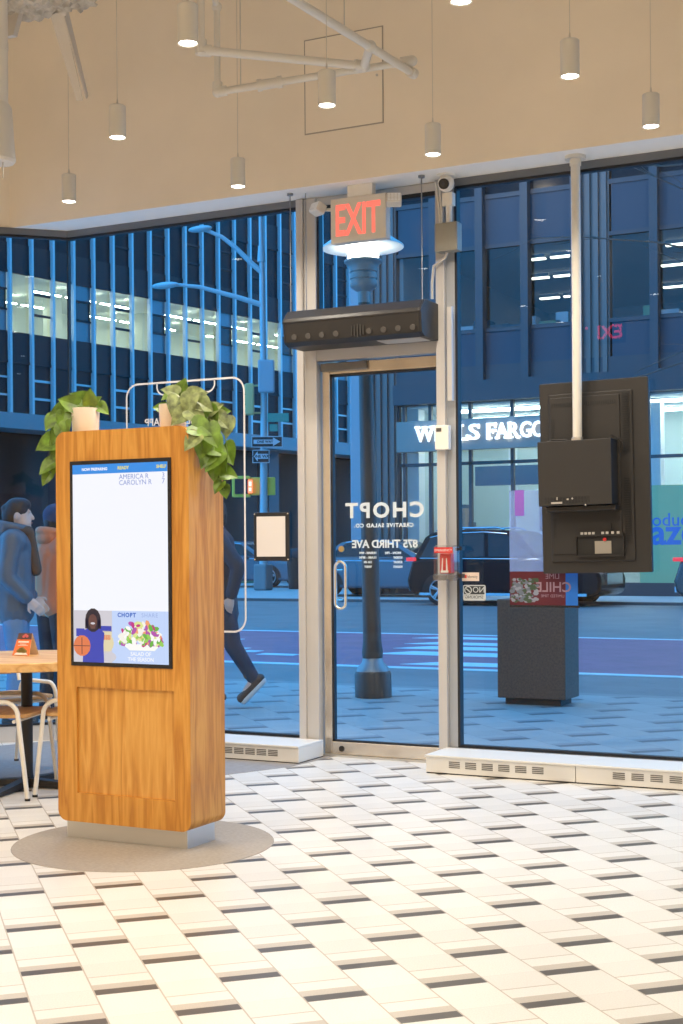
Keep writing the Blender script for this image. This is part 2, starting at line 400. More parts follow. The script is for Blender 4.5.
b.box((dx0+.05, DY0, .012), (dx1-.022, DY1, .085)); b.box((dx0+.05, DY0, DZ-.075), (dx1-.022, DY1, DZ-.01)); b.build('door_frame', mat('door_bronze_alu', (.68, .60, .50), .25, .8, var=.08, vscale=6), door, bevel=.003)
b = MB(); b.box((dx0+.05, DY0+.008, .085), (dx0+.062, DY1, DZ-.075)); b.box((dx1-.026, DY0+.008, .085), (dx1-.022, DY1, DZ-.075)); b.box((dx0+.05, DY0+.008, .085), (dx1-.022, DY1, .095)); b.box((dx0+.05, DY0+.008, DZ-.09), (dx1-.022, DY1, DZ-.075))
b.build('glazing_gasket', M_dark, door)
b = MB(); yy = GY+.03; b._new([(gx0, yy, .09), (gx1, yy, .09), (gx1, yy, DZ-.08), (gx0, yy, DZ-.08)], [(0,1,2,3)]); b.build('door_pane', M_glass, door)
h0 = onY(341.5, 561, GY-.03); hz0, hz1 = .86, 1.135
hx = h0.x
b = MB(); 
pts = []
for cx_, cz_, a0 in ((hx, hz1-.035, 0), (hx, hz0+.035, 180)):
    for i in range(9): pts.append((cx_+.033*cos(radians(a0+180*i/8)), GY-.045, cz_+.033*sin(radians(a0+180*i/8))))
pts.append(pts[0])
b.tube(pts, .010, 10); b.cyl((hx-.033, GY-.045, hz1-.05), (hx-.033, DY0+.02, hz1-.05), .008); b.cyl((hx-.033, GY-.045, hz0+.05), (hx-.033, DY0+.02, hz0+.05), .008)
b.build('pull_handle', M_chrome, door, smooth=True)
b = MB(); b.box((dx0, GY-.015, DZ-.06), (dx0+.30, GY+.01, DZ-.012)); b.build('door_closer', mat('closer_grey', (.20, .19, .18), .4, .6), door, bevel=.006)
b = MB(); b.cyl((dx0+.02, DY0-.01, DZ+.005), (dx0+.02, DY0-.01, DZ+.045), .022, seg=12); b.box((dx0-.02, DY0-.03, DZ+.0), (dx0+.05, DY0, DZ+.03)); b.build('top_pivot', M_white, door)
b = MB(); q = onY(341, 549, GY+.02); b.cyl((q.x, GY+.022, q.z), (q.x, GY+.028, q.z), .018, seg=18); b.build('lock_cylinder', mat('brass', (.55, .38, .16), .3, .8), door)
b = MB(); q = onY(341, 754, GY+.0); b.cyl((q.x, DY0-.004, .045), (q.x, DY0, .045), .017, seg=16); b.build('kick_lock', M_blk2, door)
b = MB(); b.box((XPL1, GY-.02, 0), (XPR0, GY+.08, .011)); b.build('threshold', M_steel, door)
# white vinyl lettering, read from the street
def dtext(s, pxc, py0, wpx, hpx, name, off=0., sp=1.):
    P = onY(pxc, py0, GY+.034); d = (P-CAM).length
    size = hpx/F*d/.70
    o = text(s, name, size, M_ink, door, face_out(P), .0006, off, 'CENTER', sp)
    xs = [v.co.x for v in o.data.vertices]; wid = max(xs)-min(xs); want = wpx/F*d*1.10
    c_ = (max(xs)+min(xs))/2; k_ = want/wid
    for v in o.data.vertices: v.co.x = c_+(v.co.x-c_)*k_
    return o
dtext('CHOPT', 384.5, 517, 79, 14.5, 'shop_name', .004, 1.25)
dtext('CREATIVE SALAD CO.', 383.5, 527, 60, 3.6, 'shop_tagline', .0015, 1.25)
dtext('875 THIRD AVE', 384.5, 547.5, 66, 7.6, 'street_number', .002)
for i, (l1, l2) in enumerate((('MON - FRI', '10:30AM - 9PM'), ('SATURDAY', '11AM - 8PM'), ('SUNDAY', '11AM - 8PM'), ('HOLIDAYS', 'VARY'))):
    y = 554+4.6*i
    dtext(l1, 393 if i < 1 else 398, y, 16 if i < 1 else 9, 2.2, 'opening_hours', .0008)
    dtext(l2, 368, y, 17 if i < 2 else 8, 2.2, 'opening_hours', .0008)

# ================================================================ HEATERS
def heater(P, Q, label, slots, depth=.30, group='baseboard heaters'):
    P, Q = Vector((*P, 0)), Vector((*Q, 0)); d = (Q-P); L = d.length
    t = thing('baseboard_heater', P, label, 'heater', group, rz=math.atan2(d.y, d.x))
    b = MB(); b.box((0, 0, .006), (L-.003, depth, .088)); b.build('cabinet', M_heat, t, bevel=.003, local=True)
    b = MB(); b.box((-.004, -.008, .088), (L-.003, depth, .100)); b.build('top_cover', M_heat, t, bevel=.003, local=True)
    for x in slots:
        b = MB()
        for k in range(4): b.box((x, -.0015, .036+k*.0095), (x+.062, .002, .0415+k*.0095))
        b.build('grille', mat('grille_dark', (.16, .145, .125), .7), t, local=True)
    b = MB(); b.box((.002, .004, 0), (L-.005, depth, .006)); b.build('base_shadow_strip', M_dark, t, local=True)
    return t
xa = onZ(426, 773).x; xs1 = onZ(577, 783).x
sl = [onZ(448+19.3*i, 775).x for i in range(6)]
heater((xa, 7.0), (xs1, 7.0), 'low white baseboard heater with six grilles, starting beside the glass door', [x-xa for x in sl])
sl = [onZ(615+21*i, 785).x for i in range(5)]
heater((xs1, 7.0), (-.4, 7.0), 'low white baseboard heater under the display, running out past the right edge', [x-xs1 for x in sl])
xl = onZ(299.5, 764).x
heater((-5.25, 7.0), (xl, 7.0), 'low white baseboard heater beside the kiosk, ending left of the glass door', [xl+5.25-d for d in (.20, .275, .35, .425, .5, .575)])
q0 = (BEND+.18, GY-.47)
heater((q0[0]-1.35, q0[1]-1.35), (q0[0]-.28, q0[1]-.28), 'white baseboard heater seen behind the table legs, in the angled window corner', [.2, .3, .4, .9, 1.0, 1.1, 1.2], .3)

# ================================================================ KIOSK
KX0, KX1, KY0, KY1, KZ0, KZ1 = -3.772, -3.112, 4.77, 5.03, .078, 1.702
kio = thing('ordering_kiosk', ((KX0+KX1)/2, (KY0+KY1)/2, 0), 'tall oak cabinet kiosk with an upright screen standing on a steel plinth', 'kiosk')
b = MB(); b.prism(rrect(KX0, KZ0, KX1, KZ1, .045, 8), 'y', KY0+.018, KY1); b.build('cabinet', M_oak, kio, smooth=True)
gl, gr = onY(77, 740, KY0).x, onY(174.5, 740, KY0).x
gz0, gz1 = onY(125, 797, KY0).z, onY(125, 689, KY0).z
R = .045
b = MB()
b.prism([p for p in rrect(KX0, KZ0, KX1, KZ1, R, 8) if p[1] > KZ1-R-.001][:9]+[p for p in rrect(KX0, KZ0, KX1, KZ1, R, 8) if p[1] > KZ1-R-.001][9:]+[(KX0, gz1), (KX1, gz1)], 'y', KY0, KY0+.018)
bot = [p for p in rrect(KX0, KZ0, KX1, KZ1, R, 8) if p[1] < KZ0+R+.001]
b.prism([(KX1, gz0), (KX0, gz0)]+bot[9:]+bot[:9], 'y', KY0, KY0+.018)
b.box((KX0, KY0, gz0), (gl, KY0+.018, gz1)); b.box((gr, KY0, gz0), (KX1, KY0+.018, gz1))
b.build('face_frame', M_oak, kio)
b = MB(); b.box((gl, KY0+.012, gz0), (gr, KY0+.0185, gz1)); b.build('lower_panel', M_oak2, kio)
b = MB(); b.box((-3.757, 4.808, 0), (-3.155, 5.015, .079)); b.build('plinth', M_steel, kio, bevel=.002)
sx0, sx1 = onY(71, 560, KY0).x, onY(172, 560, KY0).x; sz0, sz1 = onY(120, 667, KY0).z, onY(120, 459.5, KY0).z
b = MB(); b.box((sx0, KY0-.004, sz0), (sx1, KY0+.010, sz1)); scr = b.build('screen', mat('screen_bezel', (.008, .008, .012), .25), kio)
# what the screen shows
ix0, ix1, iz0, iz1 = sx0+.015, sx1-.016, sz0+.016, sz1-.016
iw, ih = ix1-ix0, iz1-iz0
def E(name, c, s=1.): return mat(name, (0, 0, 0), .3, emit=c, es=s)
S_w = E('screen_white', (.90, .92, 1.), 1.0); S_b = E('screen_blue', (.03, .27, .78)); S_lb = E('screen_pale_blue', (.53, .66, .95))
ly = KY0-.0046
def uv(u, v, l=0): return (ix0+u*iw, ly-l*.0005, iz0+v*ih)
def plate(b, u0, v0, u1, v1, l):
    b._new([uv(u0, v0, l), uv(u1, v0, l), uv(u1, v1, l), uv(u0, v1, l)], [(0,1,2,3)])
def disc(b, u, v, ru, rv, l, n=14, rot=0):
    b._new([(ix0+u*iw+(ru*cos(2*pi*i/n)*cos(rot)-rv*sin(2*pi*i/n)*sin(rot))*iw, ly-l*.0005, iz0+v*ih+(ru*cos(2*pi*i/n)*sin(rot)+rv*sin(2*pi*i/n)*cos(rot))*iw) for i in range(n)], [tuple(range(n))])
b = MB(); plate(b, 0, 0, 1, 1, 0); b.m(1); plate(b, 0, .952, 1, 1, 1); b.m(2); plate(b, 0, 0, 1, .262, 1)
b.build('display_image', [S_w, S_b, S_lb], scr)
b = MB()
plate(b, .0, .0, .415, .262, 2)
b.m(4); plate(b, .30, .10, .41, .16, 3); b.m(1); plate(b, .26, .155, .41, .185, 3); plate(b, .03, .13, .12, .17, 3)
b.m(5); plate(b, .30, .115, .40, .14, 4)
b.m(4); disc(b, .34, .10, .095, .09, 4); b.m(0); disc(b, .10, .028, .10, .05, 4); disc(b, .36, .03, .10, .05, 4)
b.m(1)
shirt = [(.10, 0), (.33, 0), (.325, .09), (.335, .15), (.30, .165), (.24, .178), (.19, .178), (.12, .163), (.09, .145), (.11, .085)]
b._new([uv(u, v, 5) for u, v in shirt], [tuple(range(len(shirt)))])
b.m(2); disc(b, .215, .213, .085, .105, 6); plate(b, .13, .17, .165, .215, 6); plate(b, .265, .17, .30, .215, 6)
b.m(3); plate(b, .19, .17, .24, .19, 7); disc(b, .213, .208, .046, .062, 8)
b.m(0); disc(b, .215, .197, .024, .010, 9)
b.m(5); disc(b, .095, .083, .092, .092, 6); b.m(2)
for u0, u1 in ((.091, .098),): plate(b, u0, .04, u1, .125, 7)
plate(b, .005, .081, .185, .084, 7)
b.build('player_photo', [E('px_grey', (.62, .60, .66)), E('px_navy', (.04, .06, .45)), E('px_black', (.02, .015, .03)), E('px_skin', (.13, .055, .05)), E('px_cream', (.75, .66, .42)), E('px_orange', (.75, .20, .08))], scr)
b = MB(); rs = random.Random(3)
cols = [(.90, .88, .80), (.14, .45, .06), (.30, .62, .10), (.55, .03, .22), (.85, .35, .16), (.72, .78, .30), (.95, .95, .92), (.45, .08, .42)]
b.m(6)
bowl = [(.52, .098), (.60, .066), (.86, .066), (.92, .098)]
b._new([uv(u, v, 3) for u, v in bowl], [(0,1,2,3)])
for i in range(150):
    a = rs.random(); u = .50+.43*a; top = .105+.105*max(0, 1-((u-.715)/.225)**2)**.6
    v = .10+(top-.10)*rs.random()
    b.m(rs.randrange(8)); r_ = .012+.018*rs.random(); disc(b, u, v, r_*1.5, r_*.8, 4+i*.02, 7, rs.random()*3)
b.build('salad_photo', [E('salad%d' % i, c) for i, c in enumerate(cols)], scr)
dsz = lambda s: s
S_ink = E('screen_ink', (.03, .13, .55)); S_ink2 = E('screen_ink_pale', (.30, .42, .75)); S_y = E('screen_yellow', (.80, .72, .12)); S_t = E('screen_text', (.22, .30, .62))
text('CHOPT', 'screen_text', .024, S_ink, scr, face_in(Vector(uv(.57, .232, 3))), .0001, .001, 'CENTER', 1.2)
text('SHARE', 'screen_text', .024, S_ink2, scr, face_in(Vector(uv(.81, .232, 3))), .0001, 0, 'CENTER', 1.2)
text('SALAD OF', 'screen_text', .022, S_w, scr, face_in(Vector(uv(.715, .040, 3))), .0001, .0005)
text('THE SEASON', 'screen_text', .022, S_w, scr, face_in(Vector(uv(.715, .013, 3))), .0001, .0005)
text('NOW PREPARING', 'screen_text', .016, S_w, scr, face_in(Vector(uv(.24, .969, 3))), .0001, .0006)
text('READY', 'screen_text', .018, S_y, scr, face_in(Vector(uv(.545, .970, 3))), .0001, .0006)
text('SHELF', 'screen_text', .018, S_y, scr, face_in(Vector(uv(.94, .970, 3))), .0001, .0006)
text('AMERICA R', 'screen_text', .029, S_t, scr, face_in(Vector(uv(.50, .920, 3))), .0001, 0, 'LEFT')
text('CAROLYN R', 'screen_text', .029, S_t, scr, face_in(Vector(uv(.50, .891, 3))), .0001, 0, 'LEFT')
text('3', 'screen_text', .029, S_t, scr, face_in(Vector(uv(.96, .922, 3))), .0001)
text('7', 'screen_text', .029, S_t, scr, face_in(Vector(uv(.96, .893, 3))), .0001)

# ---------------------------------------------------------------- potted pothos
def leaf(b, P, size, tip, nrm, curl=.25):
    """heart shaped leaf: P stalk end, tip direction, face normal"""
    t = Vector(tip).normalized(); n = Vector(nrm); n = (n-t*n.dot(t)).normalized(); w = t.cross(n)
    half = [(-.10, .20), (-.06, .36), (.08, .46), (.28, .47), (.50, .40), (.72, .26), (.90, .10)]
    mid = [(0, 0), (.0, 0), (.10, 0), (.30, 0), (.52, 0), (.74, 0), (.90, 0), (1., 0)]
    def pt(u, v): return P+t*(u*size)+w*(v*size)+n*(size*(abs(v)*.30-curl*u*u*.7))
    for sg in (1, -1):
        vs = [pt(0, 0)]+[pt(u, sg*v) for u, v in half]+[pt(1.02, 0)]+[pt(u, 0) for u in (.90, .72, .50, .28, .1)]
        f = [(0,1,2,13), (13,2,3,12), (12,3,4,11)]
        # strips between midrib and margin
        idx = {'h': list(range(1, 8)), 'tip': 8, 'm': {.9: 9, .72: 10, .5: 11, .28: 12, .1: 13}}
        fs = [(0,1,2), (0,2,3,13), (13,3,4,12), (12,4,5,11), (11,5,6,10), (10,6,7,9), (9,7,8)]
        if sg < 0: fs = [x[::-1] for x in fs]
        b._new(vs, fs)
def pothos(potpx, pybase, potY, pot_r, pot_h, label, leaves, trails):
    c = onY(potpx, pybase, potY); c.z = KZ1
    t = thing('potted_pothos', c, label, 'potted plant', 'pothos plants on the kiosk')
    b = MB(); b.lathe([(.0, 0), (pot_r*.90, 0), (pot_r*.93, .006), (pot_r, pot_h-.004), (pot_r*.985, pot_h), (pot_r*.90, pot_h), (pot_r*.88, pot_h-.012), (0, pot_h-.012)], c, 32)
    pot = b.build('pot', M_cream, t, smooth=True)
    b = MB(); b.lathe([(0, pot_h-.0125), (pot_r*.88, pot_h-.0125), (pot_r*.86, pot_h-.008), (0, pot_h-.008)], c, 20); b.build('soil', M_soil, pot)
    b = MB(); st = MB(); rr = random.Random(int(potpx))
    top = c+Vector((0, 0, pot_h-.01)); right = Vector((cy_, sy_, 0)); back = Vector((-sy_, cy_, 0))
    for (px, py, dd, sz, ang, var) in leaves:
        P = onY(px, py, potY+dd)
        if P.z < KZ1+.02 and KX0-.03 < P.x < KX1+.02 and KY0-.02 < P.y < KY1+.02:
            P = onY(px, py, KY0-.035) if P.x < KX1-.02 else P
        b.m(1 if var else 0)
        a = radians(ang); tip = right*cos(a)+Vector((0, 0, 1))*sin(a)-back*(.2+.3*rr.random())
        leaf(b, P-tip.normalized()*sz*.5, sz, tip, -back+right*rr.uniform(-.5, .5)+Vector((0, 0, rr.uniform(.1, .8))))
        if P.z > KZ1+.015:
            md = (top+P)/2+Vector((0, 0, .02)); st.tube([top, md, P-tip.normalized()*sz*.5], .0018, 5)
    for tr in trails:
        pts = [top]+[onY(px, py, potY+dd) for px, py, dd in tr]
        st.tube(pts, .0022, 6)
    b.build('foliage', [M_leaf, M_leaf2], t, smooth=True); st.build('vine', M_stem, t)
LV1 = [(68,402,-.06,.085,160,0),(80,398,0,.09,150,0),(90,397,-.04,.07,80,0),(96,401,0,.06,45,0),(103,409,.02,.065,-35,0),(58,412,-.05,.08,200,0),
       (50,423,-.02,.075,235,0),(63,421,-.07,.08,260,0),(70,410,-.03,.08,215,0),(47,444,.03,.105,205,0),(55,452,.05,.07,255,0),(47,467,.03,.09,215,0),
       (54,466,.05,.08,262,0),(46,479,.04,.065,235,0),(60,432,-.09,.07,250,0),(66,428,-.09,.06,280,0),(74,404,.04,.08,120,0),(56,437,.02,.08,240,0),(84,402,.06,.07,100,0),(53,418,.08,.07,210,0)]
pothos(85.5, 429, 4.93, .061, .112, 'trailing pothos in a cream pot at the left end of the kiosk top', LV1,
       [[(66,404,0),(56,425,0),(50,440,.03),(50,460,.05),(48,476,.04)], [(68,408,-.02),(60,425,-.05),(58,448,.05)]])
LV2 = [(170,391,-.05,.075,160,1),(182,388,0,.085,70,0),(197,394,-.02,.09,15,1),(168,396,-.02,.065,200,0),(175,406,-.08,.09,250,1),(189,404,-.09,.09,255,1),(204,405,-.06,.09,-30,1),
       (214,408,-.02,.08,30,1),(180,417,-.10,.095,215,1),(197,416,-.09,.09,-35,1),(212,416,-.03,.08,-60,0),(222,421,.0,.085,-40,1),(226,427,.02,.09,-80,1),(203,429,-.12,.105,-20,0),
       (212,436,-.11,.10,-60,0),(191,442,-.16,.085,225,1),(202,449,-.10,.085,260,0),(215,450,-.06,.095,-20,0),(228,454,.0,.095,-65,0),(212,461,-.08,.10,235,0),(219,466,-.04,.075,-100,0),
       (228,474,.0,.085,-12,0),(214,474,-.05,.06,-90,0),(218,487,-.04,.06,235,0),(225,492,.0,.055,-75,0),(206,460,-.09,.08,240,0),(190,396,.05,.08,110,1),(160,408,0,.06,170,0),(217,443,-.03,.08,-50,0),(222,412,.03,.07,10,0)]
pothos(173, 426, 4.93, .058, .105, 'variegated pothos spilling over the right corner of the kiosk', LV2,
       [[(195,408,-.06),(210,430,-.08),(214,450,-.05),(218,470,-.03),(224,490,0)], [(190,410,-.08),(200,440,-.11),(208,462,-.07)], [(205,406,-.02),(224,428,.02),(228,455,.0),(226,472,0)]])

# ================================================================ TABLE, CARD, CHAIRS
TZ = .668
tc = onZ(27.5, 787)
tb = thing('cafe_table', (tc.x, tc.y, 0), 'oak topped cafe table on a black pedestal beside the kiosk', 'table')
b = MB(); b.lathe([(0, -.045), (.47, -.045), (.475, -.04), (.475, -.005), (.47, 0), (0, 0)], (tc.x, tc.y, TZ), 64); b.build('tabletop', M_top, tb, smooth=True)
b = MB(); b.cyl((tc.x, tc.y, .03), (tc.x, tc.y, TZ-.045), .029, seg=20); b.cyl((tc.x, tc.y, TZ-.055), (tc.x, tc.y, TZ-.0451), .12, seg=24); b.build('pedestal', M_blk2, tb, smooth=True)
for k in range(4):
    a = radians(12+90*k); u = Vector((cos(a), sin(a), 0)); v = Vector((-sin(a), cos(a), 0)); o_ = Vector((tc.x, tc.y, 0))
    b = MB()
    vs = [o_+u*.0+v*.03, o_+u*.36+v*.022, o_+u*.36-v*.022, o_-v*.03]
    b._new([p+Vector((0, 0, .006)) for p in vs]+[vs[0]+Vector((0,0,.05)), vs[1]+Vector((0,0,.022)), vs[2]+Vector((0,0,.022)), vs[3]+Vector((0,0,.05))], [(3,2,1,0),(4,5,6,7),(0,1,5,4),(1,2,6,5),(2,3,7,6),(3,0,4,7)])
    b.cyl(o_+u*.34, o_+u*.34+Vector((0, 0, .008)), .018, seg=12)
    b.build('base_foot', M_blk2, tb)
# folded card
q = onZ(26, 655, TZ)
cd = thing('tent_card', q, 'small orange folded menu card standing on the cafe table', 'card', rz=radians(10))
w2_, h2_, d2_ = .052, .112, .050
b = MB(); b.quad((-w2_, -d2_, .0005), (w2_*.9, -d2_, .0005), (w2_*.75, 0, h2_), (-w2_*.75, 0, h2_)); b.quad((w2_*.9, d2_, .0005), (-w2_, d2_, .0005), (-w2_*.75, .001, h2_), (w2_*.75, .001, h2_))
o = b.build('folded_sheet', mat('card_back', (.80, .62, .45), .6), cd, local=True)
sm = o.modifiers.new('thick', 'SOLIDIFY'); sm.thickness = .0008
def cardpt(u, v, l=1): # on the front slope
    k = w2_*(1-.25*v); return (u*k*.99, -d2_+d2_*v-.0012*l, .0005+h2_*v+.0006*l)
b = MB(); b.quad(cardpt(-1, .0), cardpt(1*.92, .0), cardpt(1, 1), cardpt(-1, 1)); b.m(1); b.quad(cardpt(-1, .72, 2), cardpt(1, .72, 2), cardpt(1, 1, 2), cardpt(-1, 1, 2))
b.m(2)
for u, v in ((-.4, .2), (-.2, .27), (0, .3), (.2, .24), (.4, .18), (0, .2), (-.2, .17), (.2, .16)): 
    b._new([cardpt(u+.24*cos(i*pi/4), v+.075*sin(i*pi/4), 3) for i in range(8)], [tuple(range(8))])
b.m(3); b.quad(cardpt(-.8, .02, 3), cardpt(.75, .02, 3), cardpt(.55, .12, 3), cardpt(-.6, .12, 3))
for v, hw, hh in ((.60, .7, .035), (.50, .4, .012), (.44, .62, .012)): b.quad(cardpt(-hw, v-hh, 3), cardpt(hw, v-hh, 3), cardpt(hw, v+hh, 3), cardpt(-hw, v+hh, 3))
b.m(4)
for u, v in ((.1, .9), (.35, .85), (-.1, .84)): b._new([cardpt(u+.22*cos(i*pi/4), v+.07*sin(i*pi/4), 4) for i in range(8)], [tuple(range(8))])
b.build('printed_front', [mat('card_orange', (.85, .19, .045), .5), mat('card_dark', (.10, .05, .045), .6), mat('card_food', (.28, .20, .04), .6), mat('card_white', (.85, .75, .66), .6), mat('card_pink', (.62, .12, .12), .6)], cd, local=True)

M_cw = mat('chair_white', (.80, .74, .64), .35)
M_seat = wood('seat_wood', ((.50, .25, .08), (.60, .33, .12), (.68, .40, .16)), 'X')
def arc_pts(a, bq, top, r, n=8):
    """inverted U from foot a to foot bq with rounded shoulders at height top"""
    a, bq = Vector(a), Vector(bq); P = [a]
    d = (bq-a); d.z = 0; d.normalize()
    ia = a+d*.045; ib = bq-d*.045
    for i in range(n+1):
        t = pi-pi/2*i/n; P.append(Vector((ia.x, ia.y, 0))+d*(r+r*cos(t))+Vector((0, 0, top-r+r*sin(t))))
    for i in range(n+1):
        t = pi/2-pi/2*i/n; P.append(Vector((ib.x, ib.y, 0))-d*(r-r*cos(t))+Vector((0, 0, top-r+r*sin(t))))
    P.append(bq); return P
def make_chair(loc, rz, label):
    t = thing('cafe_chair', loc, label, 'chair', 'white tube chairs at the cafe table', rz=rz)
    for sx in (-1, 1):
        b = MB(); b.tube(arc_pts((sx*.215, -.22, .008), (sx*.215, .23, .008), .475, .07), .0115, 10)
        for y in (-.22, .23): b.m(1).cyl((sx*.215, y, 0), (sx*.215, y, .012), .0135, seg=10); b.m(0)
        b.build('side_frame', [M_cw, M_blk2], t, smooth=True, local=True)
    b = MB(); b.prism(rrect(-.20, -.21, .20, .20, .06), 'z', .395, .413); b.build('seat', M_seat, t, local=True, bevel=.004)
    b = MB()
    for y in (-.15, .15): b.tube([(-.207, y, .38), (.207, y, .38)], .009, 8)
    b.build('seat_rail', M_cw, t, local=True, smooth=True)
    b = MB()
    P = [Vector((-.20, .17, .47))]
    for i in range(13):
        a = pi-pi*i/12; P.append(Vector((.20*cos(a), .20+.07*sin(a), .590+.012*sin(a))))
    P.append(Vector((.20, .17, .47)))
    b.tube(P, .011, 10); b.build('back_rail', M_cw, t, local=True, smooth=True)
    b = MB(); n = 12
    vs = []
    for i in range(n+1):
        a = radians(160)-radians(140)*i/n
        for z in (.505, .575): vs.append((.19*cos(a), .20+.068*sin(a), z))
    b._new(vs, [(2*i, 2*i+2, 2*i+3, 2*i+1) for i in range(n)])
    o = b.build('backrest', M_seat, t, local=True, smooth=True); sm = o.modifiers.new('thick', 'SOLIDIFY'); sm.thickness = .012; sm.offset = 0
    return t
fa, fb = onZ(27.5, 801), onZ(35, 797)
def place_foot(foot, local, rz):  # chair origin so that the local foot lands on a floor point
    l = Matrix.Rotation(rz, 3, 'Z') @ Vector(local); return Vector((foot.x-l.x, foot.y-l.y, 0))
ra, rb_ = radians(-58), radians(118-5)
r1 = radians(117)      # direction of the side frames: along image horizontal
chA = make_chair((0, 0, 0), 0, 'white tube chair with wooden seat, front left of the cafe table')
def setch(c, foot, local, rz): c.rotation_euler.z = rz; c.location = place_foot(foot, local, rz)
setch(chA, fa, (-.215, -.22, 0), radians(27+90-8))
chB = copy_tree(chA); chB['label'] = 'white tube chair partly hidden by the kiosk, front right of the table'
setch(chB, fb, (.215, -.22, 0), radians(27-90-8))
chC = copy_tree(chA); chC['label'] = 'white tube chair behind the left side of the cafe table'
setch(chC, Vector((tc.x-.50, tc.y+.42, 0)), (0, 0, 0), radians(27+45))
chD = copy_tree(chA); chD['label'] = 'white tube chair behind the cafe table and the kiosk edge'
setch(chD, Vector((tc.x+.27, tc.y+.62, 0)), (0, 0, 0), radians(27-40))

# ================================================================ PENDANTS
def make_pendant(P, label):
    t = thing('pendant_lamp', P, label, 'pendant lamp', 'white cylinder pendants')
    b = MB(); b.lathe([(.034, .004), (.040, 0), (.040, .150), (.036, .154), (.0, .154)], (0, 0, 0), 28)
    b.build('lamp_shade', M_lamp, t, smooth=True, local=True)
    b = MB(); b.lathe([(0, .0035), (.0345, .0035), (.0345, .006), (0, .006)], (0, 0, 0), 24); b.build('lens', M_glow, t, local=True)
    b = MB(); b.cyl((0, 0, .154), (0, 0, .185), .006, .003, 8); b.cyl((0, 0, .18), (0, 0, CZ-P.z), .0018, seg=6); b.build('cord', mat('cord_grey', (.62, .56, .47), .5), t, local=True)
    return t
lamps = [((69,202), 'white cylinder pendant hanging lowest at the left, over the diagonal brace'),
 ((117.5,138), 'white cylinder pendant just right of the sprayed beam end'),
 ((188,44), 'white cylinder pendant beside the upright sprinkler pipe, near the top'),
 ((238,187), 'white cylinder pendant hanging low between the sprinkler pipe elbow and kiosk plants'),
 ((327,106), 'white cylinder pendant in front of the wall access panel'),
 ((433,155), 'white cylinder pendant above the white dome camera'),
 ((570,77), 'white cylinder pendant above the display pole'),
 ((651,127), 'white cylinder pendant, rightmost, near the right edge'),
 ((461,2), 'white cylinder pendant with only its glowing lens showing at the top edge')]
spots = []
p0_ = None
for (q, lab) in lamps:
    P = onZ(q[0], q[1], 3.17)
    if p0_ is None: p0_ = make_pendant(P, lab)
    else:
        c = copy_tree(p0_); c.location = P; c['label'] = lab
    spots.append(P)

for iy in range(5):
    for ix in range(5):
        P = Vector((-5.0+ix*1.08, 3.72-iy*.95, 3.17))
        if (P-CAM).length < 2.2 or (iy >= 2 and ix <= 1): continue
        c = copy_tree(p0_); c.location = P; c['label'] = 'white cylinder pendant mirrored as a small bright ellipse in the window glass'; c['group'] = 'pendants mirrored in the glass'
# ================================================================ SPRINKLER PIPES
zp = 3.66
A0, A1 = onZ(201, 50, zp), onZ(364, 66, zp)
B0, B1 = onD(217.5, 92, 7.35), onD(412, 61, 7.30)
C0, C1 = onZ(285, -6, zp), onZ(414, 74, zp)
sp = thing('sprinkler_pipe', A0, 'white painted sprinkler pipes running under the ceiling near the access panel', 'pipe')
b = MB(); b.tube([A0, A1], .021, 14); b.build('branch_pipe', M_pipe, sp, smooth=True)
b = MB(); b.tube([B0, B1], .019, 14); b.build('branch_pipe', M_pipe, sp, smooth=True)
b = MB(); b.tube([C0, C1], .021, 14); b.build('branch_pipe', M_pipe, sp, smooth=True)
b = MB(); b.tube([A0, A0+Vector((0, 0, CZ-zp))], .019, 14); b.build('riser', M_pipe, sp, smooth=True)
T0 = B0+Vector((0, 0, .44)); b = MB(); b.tube([B0, T0], .017, 14); b.tube([T0, T0+(A0-B0).normalized()*.16+Vector((0, 0, .04))], .017, 14); b.build('riser', M_pipe, sp, smooth=True)
tee = onZ(368, 58, zp)
b = MB()
for P, dr in ((A0, (A1-A0).normalized()), (A0, Vector((0, 0, 1)))): b.cyl(P-dr*.02, P+dr*.05, .029, seg=16)
b.ball(A0, .031, 14); b.build('elbow', M_pipe, sp, smooth=True)
b = MB(); b.ball(B0, .028, 14); b.cyl(B0, B0+Vector((0, 0, .05)), .026, seg=16); b.cyl(B0, B0+(B1-B0).normalized()*.05, .026, seg=16); b.build('elbow', M_pipe, sp, smooth=True)
b = MB(); b.ball(T0, .027, 14); b.build('elbow', M_pipe, sp, smooth=True)
dB = (B1-B0).normalized(); Bm = B0+(B1-B0)*.27
b = MB(); b.cyl(Bm-dB*.06, Bm+dB*.06, .026, seg=16); b.cyl(Bm-dB*.065, Bm-dB*.04, .031, seg=16); b.cyl(Bm+dB*.04, Bm+dB*.065, .031, seg=16); b.build('coupling', M_pipe, sp, smooth=True)
Cm = C0+(C1-C0)*((onZ(369, 47, zp)-C0).length/(C1-C0).length)
b = MB(); b.cyl(Cm, A1, .022, seg=16); b.ball(Cm, .032, 14); b.ball(A1, .032, 14); b.cyl(A1-(A1-A0).normalized()*.05, A1, .029, seg=16); b.build('tee_fitting', M_pipe, sp, smooth=True)
b = MB(); b.ball(B1, .028, 14); b.cyl(C1, C1-(C1-C0).normalized()*.05, .028, seg=16); b.cyl(B1, B1-dB*.06, .028, seg=16); b.build('end_fitting', M_pipe, sp, smooth=True)
b = MB()
b.tube([B0+(B1-B0)*.12, B0+(B1-B0)*.12+Vector((0, 0, .8))], .003, 6); b.build('hanger_rod', M_alu, sp); b = MB()
b.tube([Cm-(C1-C0).normalized()*.25, Cm-(C1-C0).normalized()*.25+Vector((0, 0, .8))], .003, 6); b.build('hanger_rod', M_alu, sp)

